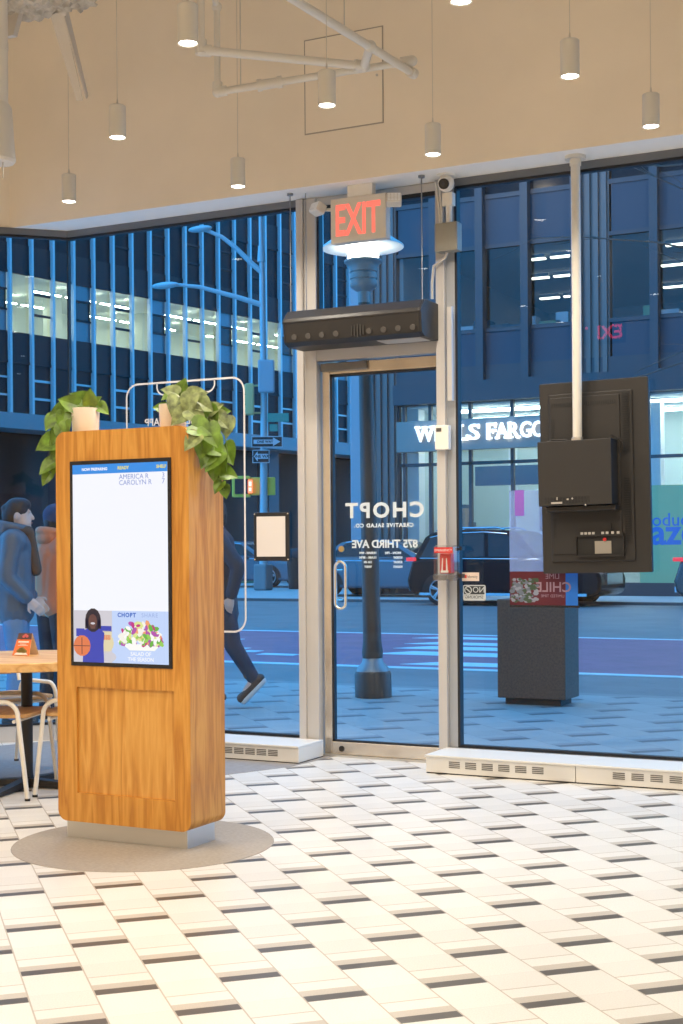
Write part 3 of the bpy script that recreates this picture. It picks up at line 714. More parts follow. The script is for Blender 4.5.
# ================================================================ EXIT SIGN, AIR CURTAIN, SMALL FITTINGS
EY = 7.165
ex0, ex1 = onY(330.5, 220, EY).x, onY(386, 220, EY).x; ez0, ez1 = onY(357, 241, EY).z, onY(357, 196, EY).z
ex = thing('exit_sign', ((ex0+ex1)/2, EY+.03, SZ), 'white box exit sign with red letters and twin emergency lamp heads', 'exit sign')
b = MB(); b.box((ex0, EY, ez0), (ex1, EY+.06, ez1)); b.build('housing', mat('sign_white', (.72, .66, .57), .45), ex, bevel=.004)
b = MB(); b.box(((ex0*.7+ex1*.3), EY+.005, ez1), (ex0*.25+ex1*.75, EY+.055, SZ)); b.build('ceiling_mount', M_white, ex, bevel=.003)
tx_ = text('EXIT', 'exit_letters', .2, M_red, ex, face_in(Vector(((ex0+ex1)/2, EY-.001, ez0+.042))), .0012, .004, 'CENTER')
xs = [v.co.x for v in tx_.data.vertices]; zs = [v.co.z for v in tx_.data.vertices]
for v in tx_.data.vertices:
    v.co.x = (v.co.x-(min(xs)+max(xs))/2)/(max(xs)-min(xs))*(ex1-ex0)*.80
    v.co.z = min(zs)+(v.co.z-min(zs))/(max(zs)-min(zs))*(ez1-ez0)*.70
for pxh, pyh, rz in ((318, 209, -.5), (394, 200, .45)):
    P = onY(pxh, pyh, EY+.01)
    M = Matrix.Translation(P) @ Euler((radians(-25), 0, rz)).to_matrix().to_4x4()
    b = MB(); b.box((-.042, -.03, -.03), (.042, .03, .03), M)
    hd = b.build('lamp_head', MATS['sign_white'], ex, bevel=.008)
    b = MB()
    for i in range(4):
        for j in range(3): b.box((-.036+i*.0185, -.033, -.024+j*.0165), (-.020+i*.0185, -.030, -.010+j*.0165), M)
    b.build('led_lens', mat('led_cells', (.95, .92, .88), .15), hd)
    b = MB(); e_ = Vector((ex0 if pxh < 350 else ex1, EY+.03, P.z-.01)); b.tube([e_, P+Vector((0, .03, 0))], .010, 8); b.build('swivel_arm', MATS['sign_white'], ex)
# air curtain
AY0 = 7.05
cxl, cxr = onY(284.5, 320, AY0).x, onY(419, 318, AY0).x
zt_ = onY(350, 304, AY0).z; zb_ = onY(350, 341, AY0).z; zm_ = zt_-.35*(zt_-zb_)
ac = thing('air_curtain', ((cxl+cxr)/2, AY0+.13, zb_), 'long black air curtain unit hung over the glass door', 'air curtain')
hgt = zt_-zb_
prof = [(AY0+.055, zt_), (AY0+.24, zt_), (AY0+.24, zb_), (AY0+.05, zb_), (AY0+.012, zb_+.10*hgt), (AY0, zm_-.05*hgt), (AY0-.006, zm_), (AY0+.004, zm_+.02)]
b = MB(); b.prism(prof, 'x', cxl, cxr); b.build('casing', M_blk2, ac, bevel=.004)
for xx, nm in ((cxl, 'l'), (cxr, 'r')):
    b = MB(); s_ = -1 if nm == 'l' else 1
    b.prism([(y_, z_) for y_, z_ in prof], 'x', xx, xx+s_*.012); b.build('end_cap', M_black, ac, bevel=.003)
for i in range(8):
    x = cxl+(.06 if i < 4 else .53)*1.0+(i % 4)*.088
    b = MB(); b.cyl((x, AY0-.0005, zm_-.42*hgt), (x, AY0+.03, zm_-.38*hgt), .016, seg=14); b.build('air_jet', mat('jet_grey', (.09, .08, .07), .5), ac)
b = MB()
for i in range(5): b.box((cxl+.42+i*.018, AY0+.001, zm_-.55*hgt+abs(i-2)*.006), (cxl+.428+i*.018, AY0+.02, zm_-.2*hgt-abs(i-2)*.004))
b.build('badge', mat('badge_grey', (.07, .065, .06), .4, .5), ac)
b = MB(); b.box((cxl+.55, AY0+.06, zb_-.003), (cxr-.02, AY0+.20, zb_)); b.build('outlet_strip', mat('outlet_grey', (.45, .42, .38), .5), ac)
for pxr, pyt in ((290.5, 198), (422, 181)):
    P = onY(pxr, 250, AY0+.12); b = MB(); b.cyl((P.x, AY0+.12, zt_), (P.x, AY0+.12, SZ), .0035, seg=8); b.cyl((P.x, AY0+.12, SZ-.012), (P.x, AY0+.12, SZ), .018, seg=14); b.build('hanging_rod', mat('rod_grey', (.30, .30, .30), .4, .6), ac)
P = onY(306, 250, AY0+.16); b = MB(); b.cyl((P.x, AY0+.16, zt_), (P.x, AY0+.16, SZ), .0035, seg=8); b.build('hanging_rod', MATS['rod_grey'], ac)
# dome camera
P = onY(446, 190, 7.22)
sc_ = thing('security_camera', (P.x, P.y, SZ), 'white dome security camera under the soffit above the door mullion', 'camera')
b = MB(); b.lathe([(.030, -.015), (.048, -.010), (.050, 0)], (P.x, P.y, SZ), 24); b.build('mount_ring', M_white, sc_, smooth=True)
b = MB(); b.ball((P.x, P.y, SZ-.048), .046, 20); b.build('ball_housing', M_white, sc_, smooth=True)
dirc = Vector((.1, -1, -.28)).normalized(); c_ = Vector((P.x, P.y, SZ-.048))
b = MB(); b.cyl(c_+dirc*.034, c_+dirc*.047, .029, seg=20); ey_ = b.build('lens_face', M_black, sc_, smooth=True)
b = MB(); b.cyl(c_+dirc*.046, c_+dirc*.050, .012, seg=16); b.build('lens_glass', mat('lens_glass', (.05, .05, .06), .08), ey_)
# junction box with conduit on the mullion
j0, j1 = onY(434.5, 252, GY-.13), onY(457, 221, GY-.13)
jb = thing('junction_box', ((j0.x+j1.x)/2, GY-.06, j0.z), 'grey steel junction box mounted on the door mullion under the camera', 'junction box')
M_jb = mat('box_grey', (.33, .31, .26), .5, .2)
b = MB(); b.box((j0.x, GY-.13, j0.z), (j1.x, GY-.0605, j1.z)); b.build('enclosure', M_jb, jb, bevel=.004)
b = MB(); xm = (j0.x+j1.x)/2; b.box((xm-.033, GY-.133, j1.z-.06), (xm+.033, GY-.13, j1.z-.045)); b.box((j0.x+.008, GY-.1335, j0.z+.01), (j1.x-.008, GY-.13, j1.z-.01)); b.build('cover_plate', M_jb, jb, bevel=.002)
b = MB(); b.cyl((xm, GY-.08, j1.z), (xm, GY-.08, SZ-.09), .018, seg=12); b.box((xm-.03, GY-.105, j1.z+.10), (xm+.03, GY-.06, j1.z+.17)); b.build('upper_conduit', M_white, jb)
b = MB(); b.tube([(xm-.01, GY-.09, j0.z), (xm-.02, GY-.09, j0.z-.03), (xm-.09, GY-.09, j0.z-.07), (xm-.10, GY-.09, j0.z-.16), (xm-.10, GY-.09, j0.z-.25)], .009, 10); b.build('flexible_conduit', M_alu, jb, smooth=True)
b = MB(); b.box((xm-.015, GY-.085, 2.02), (xm+.012, GY-.0605, j0.z-.30)); b.build('cable_channel', M_alu2, jb)
b = MB(); b.tube([(xm-.06, GY-.075, SZ-.02), (xm-.045, GY-.075, j1.z+.05), (xm-.045, GY-.075, j1.z)], .006, 8); b.tube([(xm-.08, GY-.075, SZ-.02), (xm-.06, GY-.075, j1.z+.05), (xm-.055, GY-.085, j1.z-.01)], .005, 8); b.build('cable', M_white, jb)
# door sensor and alarm cover
s0, s1 = onY(435.5, 450, GY-.09), onY(449, 425, GY-.09)
ds = thing('door_sensor', ((s0.x+s1.x)/2, GY-.06, s0.z), 'small cream door sensor box on the mullion at handle side', 'sensor')
b = MB(); b.box((s0.x, GY-.10, s0.z), (s1.x, GY-.0605, s1.z)); b.build('sensor_case', M_white, ds, bevel=.004)
b = MB(); b.box((s0.x+.010, GY-.102, s1.z-.035), (s0.x+.040, GY-.0995, s1.z-.015)); b.build('sensor_window', mat('sensor_dark', (.10, .09, .08), .3), ds)
a0_, a1_ = onY(434.5, 580, GY-.14), onY(454, 545, GY-.14)
al = thing('alarm_cover', ((a0_.x+a1_.x)/2, GY-.06, a0_.z), 'red alarm station under a clear plastic cover on the door mullion', 'alarm')
M_clear = glass('clear_plastic', (.90, .92, .93), 1.6, .05)
b = MB(); b.prism(rrect(a0_.x, a0_.z, a1_.x, a1_.z, .02), 'y', GY-.15, GY-.062); b.build('clear_shell', M_clear, al, smooth=True)
xc_ = (a0_.x+a1_.x)/2; zh = a1_.z-a0_.z
M_ar = mat('alarm_red', (.62, .03, .025), .35)
b = MB(); b.box((a0_.x+.022, GY-.12, a0_.z+.035), (a1_.x-.030, GY-.0605, a1_.z-.045)); pl = b.build('pull_station', M_ar, al, bevel=.006)
b = MB(); b.prism([(xc_-.025, a0_.z+.05), (xc_-.017, a0_.z+.05), (xc_-.015, a0_.z+.12), (xc_-.020, a0_.z+.12)], 'y', GY-.123, GY-.119); b.prism([(xc_+.003, a0_.z+.05), (xc_+.012, a0_.z+.05), (xc_+.008, a0_.z+.12), (xc_+.003, a0_.z+.12)], 'y', GY-.123, GY-.119); b.box((xc_-.028, GY-.124, a0_.z+.04), (xc_+.016, GY-.119, a0_.z+.052)); b.build('pull_handle', M_white, pl)
b = MB(); b.box((a0_.x+.004, GY-.153, a1_.z-.043), (a1_.x-.004, GY-.149, a1_.z-.012)); rl = b.build('red_band', M_ar, al)
text('EMERGENCY', 'band_text', .018, M_ink, rl, face_in(Vector((xc_, GY-.1535, a1_.z-.034))), .0002)
b = MB(); b.box((a0_.x-.004, GY-.155, a0_.z-.004), (a1_.x+.002, GY-.10, a0_.z+.028)); b.build('base_tray', glass('frosted_plastic', (.75, .74, .74), 1.9, .3), al)
for z in (a0_.z+.01, a1_.z-.03): 
    b = MB(); b.box((a1_.x+.004, GY-.075, z), (a1_.x+.018, GY-.03, z+.022)); b.build('bracket', M_black, al)

# ================================================================ DISPLAY ON A CEILING POLE
DY = 7.27
tx0, tx1 = onY(541, 470, DY).x, onY(650, 470, DY).x; tz0, tz1 = onY(595, 573, DY).z, onY(597, 380, DY).z
tcx, tcz, hw, hh = (tx0+tx1)/2, (tz0+tz1)/2, (tx1-tx0)/2, (tz1-tz0)/2
tilt = radians(-.35)
tv = thing('hanging_display', (tcx, DY, tcz), 'large black upright display seen from behind, hung on a white pole', 'display', ry=radians(-.9))
M_tv = mat('tv_back', (.019, .016, .0135), .55)
M_tv2 = mat('tv_groove', (.010, .009, .008), .6)
b = MB(); b.prism(rrect(-hw, -hh, hw, hh, .008), 'y', .0, .03); b.build('chassis', M_tv, tv, local=True, bevel=.003)
b = MB(); b.box((-hw*.82, -.012, -hh*.88), (hw*.72, 0, hh*.88)); rb = b.build('rear_cover', M_tv, tv, local=True, bevel=.006)
b = MB(); b.box((-hw*.78, -.020, -hh*.80), (hw*.50, -.012, hh*.84)); b.build('rear_plate', M_tv, tv, local=True, bevel=.005)
for (x0, x1, z0, z1) in ((hw*.55, hw*.66, .25*hh, .86*hh), (hw*.55, hw*.66, -.68*hh, -.02*hh), (-hw*.74, hw*.45, .74*hh, .78*hh), (-hw*.76, -hw*.70, .42*hh, .62*hh), (-hw*.76, -hw*.70, -.62*hh, -.42*hh)):
    b = MB()
    n = max(3, int((z1-z0)/.012)) if (z1-z0) > (x1-x0) else 1
    if n > 1:
        for k in range(n): b.box((x0, -.0215, z0+(z1-z0)*k/n), (x1, -.0195, z0+(z1-z0)*(k+.6)/n))
    else:
        for k in range(30): b.box((x0+(x1-x0)*k/30, -.0215, z0), (x0+(x1-x0)*(k+.6)/30, -.0195, z1))
    b.build('vent', M_tv2, tv, local=True)
b = MB(); b.box((-hw*.34, -.022, -hh*.82), (hw*.54, -.0202, -hh*.62)); pbx = b.build('port_panel', M_tv2, tv, local=True)
b = MB(); b.box((-hw*.34, -.036, -hh*.62), (hw*.54, -.0202, -hh*.595)); b.box((-hw*.34, -.036, -hh*.83), (hw*.54, -.0202, -hh*.815)); b.box((-hw*.34, -.036, -hh*.82), (-hw*.325, -.0202, -hh*.6)); b.box((hw*.525, -.036, -hh*.82), (hw*.54, -.0202, -hh*.6)); b.build('port_frame', M_tv, pbx, local=True)
b = MB()
for k, xk in enumerate((-.24, -.17, -.10, -.03, .14, .22, .32, .42)): b.box((hw*xk, -.040, -hh*.600), (hw*(xk+.045), -.034, -hh*.575))
b.build('port_label', mat('label_pale', (.50, .46, .40), .5), pbx, local=True)
b = MB(); b.box((0, -.024, -hh*.80), (hw*.30, -.0221, -hh*.67)); b.build('rating_sticker', mat('label_tan', (.34, .30, .24), .5), pbx, local=True)
b = MB(); b.cyl((hw*.19, -.024, -hh*.655), (hw*.19, -.036, -hh*.655), .009, seg=12); b.build('red_switch', mat('switch_red', (.6, .02, .02), .4), pbx, local=True)
bx0, bx1 = onY(538.5, 470, DY-.13).x-tcx, onY(612, 470, DY-.13).x-tcx
bz0, bz1 = onY(575, 505, DY-.13).z-tcz, onY(575, 440, DY-.13).z-tcz
b = MB(); b.box((bx0, -.14, bz0), (bx1, -.0202, bz1)); mb_ = b.build('media_box', M_tv, tv, local=True, bevel=.003)
b = MB()
for r_ in range(2):
    for k in range(15): b.box((bx0+.035+k*.0165, -.1415, bz0+.012+r_*.018), (bx0+.046+k*.0165, -.139, bz0+.026+r_*.018))
b.build('vent_slots', M_tv2, mb_, local=True)
b = MB(); b.box((bx0+.07, -.1425, bz0+.010), (bx0+.13, -.141, bz0+.020)); b.box((bx0+.10, -.1425, bz0+.03), (bx0+.105, -.141, bz0+.045)); b.box((bx0+.155, -.1425, bz0+.028), (bx0+.165, -.141, bz0+.036)); b.cyl((bx0+.185, -.143, bz0+.035), (bx0+.185, -.139, bz0+.035), .005, seg=8); b.cyl((bx0+.255, -.143, bz0+.0), (bx0+.255, -.139, bz0), .005, seg=8); b.build('scratch_marks', mat('bare_metal', (.42, .38, .33), .4), mb_, local=True)
b = MB(); b.box((bx0+.03, -.11, bz0-.03), (bx1+.01, -.0202, bz0-.004)); b.build('under_shelf', M_black, tv, local=True, bevel=.003)
b = MB(); b.tube([(bx1-.03, -.06, bz1), (bx1-.02, -.06, bz1+.02), (bx1+.03, -.04, bz1-.01), (bx1+.04, -.03, bz1-.06)], .005, 8); b.build('cable', M_black, tv, local=True); b = MB(); b.tube([(bx0+.02, -.06, bz1), (bx0+.06, -.07, bz1+.012), (bx0+.14, -.07, bz1+.01)], .004, 8); b.build('cable', M_black, tv, local=True); b = MB(); b.tube([(hw*.30, -.025, -.25), (hw*.31, -.03, -.27), (hw*.28, -.03, -hh*.6)], .003, 6); b.build('cable', M_black, tv, local=True)
polex = onY(578, 400, DY-.05).x
pole = MB(); pole.cyl((polex, DY-.065, tcz+bz1), (polex, DY-.065, SZ), .0245, seg=24); pole.cyl((polex, DY-.065, SZ-.018), (polex, DY-.065, SZ), .055, seg=24); pole.cyl((polex, DY-.065, SZ-.05), (polex, DY-.065, SZ-.018), .030, seg=24)
po = pole.build('ceiling_pole', M_lamp, tv, smooth=True)
b = MB(); b.cyl((polex, DY-.065, tcz+bz1-.002), (polex, DY-.065, tcz+bz1+.02), .029, seg=20); b.box((polex-.02, DY-.105, tcz+bz1), (polex+.03, DY-.094, tcz+bz1+.012)); b.build('pole_clamp', M_alu, tv)
b = MB(); b.box((-hw+.008, .0302, -hh+.008), (hw-.008, .031, hh-.008)); b.build('screen', mat('tv_screen', (.01, .01, .01), .2, emit=(.25, .42, .80), es=.8), tv, local=True)

# ================================================================ THINGS ON THE GLASS
# framed paper
f0, f1 = onY(254.5, 561, GY-.008), onY(290, 512, GY-.008)
sg = thing('sign_holder', ((f0.x+f1.x)/2, GY-.006, f0.z), 'blank white notice in a black frame stuck on the window left of the door', 'notice')
b = MB(); b.box((f0.x, GY-.016, f0.z), (f1.x, GY-.004, f1.z)); b.build('black_frame', M_black, sg, bevel=.003)
b = MB(); b.box((f0.x+.022, GY-.018, f0.z+.026), (f1.x-.028, GY-.016, f1.z-.024)); b.build('paper', mat('paper', (.80, .72, .64), .7), sg)
for xx in (f0.x+.009, f1.x-.009):
    for zz in (f0.z+.009, f1.z-.009):
        b = MB(); b.cyl((xx, GY-.020, zz), (xx, GY-.016, zz), .0045, seg=10); b.build('standoff', M_chrome, sg)
# phone outline decal
pz0, pz1 = onY(200, 631, GY-.004).z, onY(200, 380, GY-.004).z; px0, px1 = onY(127, 450, GY-.004).x, onY(244.5, 450, GY-.004).x
pd = thing('window_decal', ((px0+px1)/2, GY-.003, pz0), 'white outline of a phone drawn on the window behind the kiosk', 'decal')
def outline(pts, w, closed, y):
    b = MB(); n = len(pts); vs = []
    for i in range(n):
        p = Vector((pts[i][0], 0, pts[i][1])); a = Vector((*pts[(i-1) % n], 0)) if closed or i > 0 else Vector((*pts[i], 0)); c = Vector((*pts[(i+1) % n], 0)) if closed or i < n-1 else Vector((*pts[i], 0))
        d = (c-a).normalized(); nn = Vector((-d.y, 0, d.x))*w/2
        vs += [Vector((p.x, y, p.z))+nn, Vector((p.x, y, p.z))-nn]
    m_ = n if closed else n-1
    b._new(vs, [(2*i, 2*i+1, (2*i+3) % (2*n), (2*i+2) % (2*n)) for i in range(m_)]); return b
M_dec = mat('decal_white', (.78, .72, .68), .5)
outline(rrect(px0, pz0, px1, pz1, .085, 10), .012, True, GY-.004).build('phone_outline', M_dec, pd)
n0, n1 = onY(157, 384, GY-.004).x, onY(214.5, 384, GY-.004).x; nzt = pz1; nzb = pz1-.075
nt_ = [(n0, nzt)]+[(n0+.05+.05*cos(a), nzb+.05+.05*sin(a)) for a in [pi+pi/2*i/8 for i in range(9)]]+[(n1-.05+.05*cos(a), nzb+.05+.05*sin(a)) for a in [1.5*pi+pi/2*i/8 for i in range(9)]]+[(n1, nzt)]
outline(nt_, .010, False, GY-.004).build('phone_notch', M_dec, pd)
Pt = onY(168, 425, GY-.003)
text('GET THE APP', 'decal_text', .065, M_dec, pd, face_out(Vector((Pt.x+.02, GY-.003, Pt.z))), .0004, .001)
# two stickers
v0, v1 = onY(462, 581, GY-.004), onY(479, 572.5, GY-.004)
st1 = thing('glass_sticker', ((v0.x+v1.x)/2, GY-.003, v0.z), 'small peach coloured sticker on the right window beside the mullion', 'sticker')
b = MB(); b.box((v0.x, GY-.004, v0.z), (v1.x, GY-.0025, v1.z)); b.build('backing', mat('peach', (.78, .62, .50), .6), st1)
b = MB(); b.box((v0.x+.018, GY-.0046, v0.z+.016), (v0.x+.028, GY-.0041, v1.z-.014)); b.build('red_mark', M_ar, st1)
text('Identity', 'sticker_text', .020, mat('ink_dark', (.08, .06, .06), .6), st1, face_in(Vector(((v0.x+v1.x)/2+.012, GY-.0047, v0.z+.018))), .0002)
v0, v1 = onY(463, 600.5, GY-.004), onY(485.5, 585, GY-.004)
st2 = thing('window_sticker', ((v0.x+v1.x)/2, GY-.003, v0.z), 'square no smoking sticker with mirrored letters on the right window', 'sticker')
M_st = mat('sticker_pale', (.55, .58, .58), .6); M_sd = mat('sticker_dark', (.03, .035, .04), .6)
b = MB(); b.prism(rrect(v0.x, v0.z, v1.x, v1.z, .010), 'y', GY-.0035, GY-.0025); b.build('backing', M_st, st2)
b = MB(); zz = v0.z+(v1.z-v0.z)*.40; b.prism(rrect(v0.x+.006, zz, v1.x-.006, v1.z-.006, .006), 'y', GY-.0042, GY-.0036); b.build('dark_field', M_sd, st2)
text('NO', 'sticker_letters', .046, M_st, st2, face_out(Vector((v0.x+(v1.x-v0.x)*.70, GY-.0046, zz+.010))), .0003, 0)
text('SMOKING', 'sticker_letters', .024, M_sd, st2, face_out(Vector(((v0.x+v1.x)/2, GY-.0046, v0.z+.012))), .0003)
cx_ = v0.x+(v1.x-v0.x)*.23; cz_ = (zz+v1.z-.006)/2
outline([(cx_+.020*cos(2*pi*i/20), cz_+.020*sin(2*pi*i/20)) for i in range(20)], .006, True, GY-.0045).build('prohibition_ring', M_st, st2)
b = MB(); b.box((cx_-.014, GY-.0047, cz_-.003), (cx_+.014, GY-.0042, cz_+.003), Matrix.Translation((cx_, 0, cz_)) @ Matrix.Rotation(.7, 4, 'Y') @ Matrix.Translation((-cx_, 0, -cz_))); b.build('cigarette_bar', M_st, st2)
# translucent window poster
v0, v1 = onY(510, 607, GY-.006), onY(577, 489, GY-.006)
zmid = onY(540, 571.5, GY-.006).z; xm1 = onY(540, 590, GY).x; xm2 = onY(566, 590, GY).x
wp = thing('window_poster', ((v0.x+v1.x)/2, GY-.004, v0.z), 'see through blue and red food poster on the glass behind the display', 'poster')
yb = GY-.006
b = MB(); b.box((v0.x, yb, zmid), (v1.x, yb+.001, v1.z)); b.m(1); b.box((v0.x, yb, v0.z+.012), (xm2, yb+.001, zmid)); b.m(2); b.box((xm2, yb, v0.z+.012), (v1.x, yb+.001, zmid)); b.m(3); b.box((v0.x, yb, v0.z), (v1.x+.01, yb+.001, v0.z+.012))
b.build('film', [film('film_blue', (.30, .45, .85), .35), film('film_red', (.10, .008, .018), .85), film('film_cobalt', (.01, .16, .60), .85), film('film_black', (.01, .01, .015), .85)], wp)
b = MB(); rs = random.Random(5)
for i in range(130):
    x = v0.x+.01+rs.random()*(xm1-v0.x-.02); z = v0.z+.03+rs.random()*(zmid-v0.z-.07); r_ = .004+rs.random()*.009; b.m(rs.randrange(3))
    b._new([(x+r_*1.4*cos(j*pi/3), yb-.0004-i*.00001, z+r_*sin(j*pi/3)) for j in range(6)], [tuple(range(6))])
b.build('food_photo', [film('fd1', (.20, .24, .32), .6), film('fd2', (.05, .09, .05), .8), film('fd3', (.36, .40, .50), .6)], wp)
text('CHILE', 'poster_text', .075, film('poster_pale', (.40, .26, .32), .7), wp, face_out(Vector(((xm1+xm2)/2+.005, yb-.0006, v0.z+.085))), .0002, .001)
text('LIME', 'poster_text', .04, bpy.data.materials['poster_pale'], wp, face_out(Vector(((xm1+xm2)/2, yb-.0006, v0.z+.155))), .0002)
text('LIMITED TIME', 'poster_text', .022, bpy.data.materials['poster_pale'], wp, face_out(Vector(((xm1+xm2)/2, yb-.0006, v0.z+.055))), .0002)
b = MB(); q0_, q1_ = onY(515, 516, yb), onY(524, 490, yb); b.box((q0_.x, yb-.0006, q0_.z), (q1_.x, yb-.0003, q1_.z)); b.build('purple_patch', film('film_purple', (.35, .12, .60), .6), wp)
# ================================================================ STREET
M_road = mat('asphalt', (.20, .205, .21), .55, bump=.15, bscale=30, var=.12, vscale=1.2)
M_lane = mat('bus_lane_red', (.40, .14, .20), .6, var=.10, vscale=2)
M_mark = mat('road_white', (.75, .76, .77), .6)
M_curb = mat('curb_stone', (.10, .10, .105), .6)
M_far = mat('far_sidewalk_concrete', (.42, .43, .43), .7, var=.06, vscale=2)
RZ_ = -.03
b = MB(); b.box((-34, 7.415, -.25), (9, 11.25, 0)); struct(b.build('sidewalk', M_pave))
b = MB(); b.box((-34, 11.25, -.25), (9, 11.42, -.001)); struct(b.build('curb', mat('kerb_granite', (.28, .28, .28), .6)))
b = MB(); b.box((-110, 11.42, -.3), (60, 160, RZ_)); road = struct(b.build('road', M_road))
b = MB(); b.box((-110, 13.55, RZ_), (60, 18.75, RZ_+.004)); b.build('bus_lane', M_lane, road)
for y0, y1, x0, x1 in ((13.38, 13.55, -110, 60), (18.75, 18.93, -110, 60)):
    b = MB(); b.box((x0, y0, RZ_), (x1, y1, RZ_+.006)); b.build('lane_line', M_mark, road)
ca, cb_ = onZ(392, 652), onZ(402, 643)
for i, (l, r_, y0, y1) in enumerate(((398, 500, 641.5, 644), (388, 500, 645.5, 648.5), (368, 500, 650.5, 654), (395, 500, 661, 664.5), (405, 500, 636.3, 638.3))):
    A_, B_ = onZ(l, (y0+y1)/2), onZ(r_, (y0+y1)/2+2.2)
    ya_, yb_ = onZ(l, y1, RZ_).y, onZ(l, y0, RZ_).y
    b = MB(); b.prism([(A_.x, ya_), (B_.x, ya_), (B_.x, yb_), (A_.x+.3, yb_)], 'z', RZ_+.004, RZ_+.008); b.build('crosswalk_stripe', M_mark, road)
for l, r_, yy in ((222, 240, 640), (222, 247, 649), (240, 258, 652), (256, 300, 655)):
    A_, B_ = onZ(l, yy, RZ_), onZ(r_, yy, RZ_)
    b = MB(); b.box((A_.x, A_.y, RZ_+.004), (B_.x, A_.y+.22, RZ_+.009)); b.build('lane_arrow_dash', M_mark, road)
b = MB(); b.box((-110, 30.0, -.3), (60, 30.3, .03)); struct(b.build('curb_far', M_curb))
b = MB(); b.box((-110, 30.3, -.3), (60, 44, .03)); struct(b.build('sidewalk_far', M_far))

b = MB(); b.box((XL-.1, -45, CZ+.12), (60, 7.42, 48)); b.box((XR+.12, -45, 0), (60, 7.42, CZ+.12)); b.box((XR+.12, 7.42, 3.3), (60, 7.5, 3.6)); struct(b.build('wall_outer', mat('outer_stone', (.16, .16, .17), .7)))
# ---------------------------------------------------------------- office building down the side street
M_fin = mat('fin_aluminium', (.62, .66, .68), .45, .1)
M_span = mat('spandrel_panel', (.03, .033, .04), .35, spec=.15)
M_dpane = mat('dark_pane', (.02, .024, .03), .15, spec=.10)
M_ledge = mat('ledge_stone', (.30, .31, .33), .6)
M_store = mat('dark_base', (.018, .020, .024), .5)
M_off = mat('office_wall', (.62, .64, .52), .8)
M_offc = mat('office_ceiling', (.74, .76, .66), .8)
M_tubeL = mat('office_tube', (1, 1, 1), .5, emit=(.95, 1., .80), es=38)
M_glass2 = glass('far_glass', (.80, .88, .92), 1.5)
OA = radians(10.5)
P0 = onD(94, 550, 62.); P0.z = 0
du = Vector((sin(OA), cos(OA), 0)); dn = Vector((cos(OA), -sin(OA), 0))
MO = Matrix(((du.x, dn.x, 0, P0.x), (du.y, dn.y, 0, P0.y), (0, 0, 1, 0), (0, 0, 0, 1)))   # local: x along facade, y outward, z up
ob = thing('office_building', P0, 'blue grey office block with tall fins and one fully lit floor, left across the street', 'building')
MOl = MO
U0, U1, SPB = -10*1.15, 23*1.15, 1.15
rows = [(6.9, 9.05), (10.3, 12.75), (13.95, 16.4), (17.6, 20.0)]
b = MB()
b.box((U0, -9, 20.0), (U1, -.1, 26), MO); b.box((U0, -9, 0), (U0+.2, 0, 26), MO); b.box((U0, -9.2, 0), (U1, -9, 26), MO); b.box((U1-.2, -9, 0), (U1, 0, 26), MO)
for z0, z1 in ((9.05, 10.3), (12.75, 13.95), (16.4, 17.6)): b.box((U0, -9, z0+.15), (U1, -.1, z1-.12), MO)
b.build('structure_frame', M_store, ob)
for z0, z1 in ((9.05, 10.3), (12.75, 13.95), (16.4, 17.6), (20.0, 21.4)):
    b = MB(); b.box((U0, -.1, z0), (U1, 0, z1), MO); b.box((U0, -.02, z0-.05), (U1, .03, z0+.05), MO); b.build('spandrel_band', M_span, ob)
for k in range(-10, 24):
    u = k*SPB; b = MB(); b.box((u-.055, -.05, 6.9), (u+.055, .17, 22), MO); b.build('fin', M_fin, ob)
rs = random.Random(11)
for ri, (z0, z1) in enumerate(rows):
    rng = range(8, 22) if ri == 3 else range(-6, 22)
    for k in rng:
        u0, u1 = k*SPB+.08, (k+1)*SPB-.08
        lit = ri == 1
        b = MB(); b.m(0)
        typ = {3: 0, 1: 1}.get(k % 4, 2)
        b._new([(u0, -.03, z0), (u1, -.03, z0), (u1, -.03, z1), (u0, -.03, z1)], [(0,1,2,3)], MO)
        b.m(1)
        if typ == 1:
            for f in (.33, .68): b.box((u0, -.05, z0+(z1-z0)*f-.05), (u1, .02, z0+(z1-z0)*f+.05), MO)
        if typ == 0: 
            for f in (.36, .70): b.box((u0, -.05, z0+(z1-z0)*f-.04), (u1, .02, z0+(z1-z0)*f+.04), MO)
            b.m(3); b.box((u0, -.062, z0), (u1, -.061, z1), MO); b.m(2); b.box((u0+.0, -.06, z0), (u1, -.04, z0+(z1-z0)*.36), MO); b.box((u0, -.06, z0+(z1-z0)*.70), (u1, -.04, z1), MO)
        b.build('window', [M_glass2 if lit else M_dpane, M_span if ri != 0 else M_fin, mat('blue_panel', (.24, .27, .29), .4), M_dpane], ob)
zc, zf = 12.85, 10.3
b = MB(); b.box((U0, -8.9, zc), (U1, -.12, zc+.05), MO); b.m(1); b.box((U0, -7.0, zf), (U1, -6.8, zc), MO); b.m(2); b.box((U0, -7, zf-.05), (U1, -.12, zf), MO)
b.m(1)
for k in range(-9, 24, 5): b.box((k*SPB-.3, -4.2, zf), (k*SPB+.3, -3.6, zc), MO)
b.build('lit_office_floor', [M_offc, M_off, mat('office_carpet', (.3, .3, .27), .9)], ob)
for i in range(18):
    u = U0+1.2+i*2.05
    for j, y in enumerate((-1.6, -4.6)):
        if (i+j) % 4 == 3: continue
        b = MB(); b.box((u, y-.07, zc-.40), (u+1.7, y+.07, zc-.36), MO); b.m(1); b.box((u, y-.11, zc-.36), (u+1.5, y+.11, zc-.30), MO); b.build('ceiling_light', [M_tubeL, M_offc], ob)
b = MB(); b.box((U0, -1.2, 6.35), (U1, .5, 6.9), MO); b.box((U0, -1.2, 6.25), (U1, .6, 6.38), MO); b.m(1); b.build('ledge', [M_ledge], ob)
b = MB(); b.box((U0, -3, 0), (U1, -2.4, 6.3), MO); b.build('shop_base', M_store, ob)
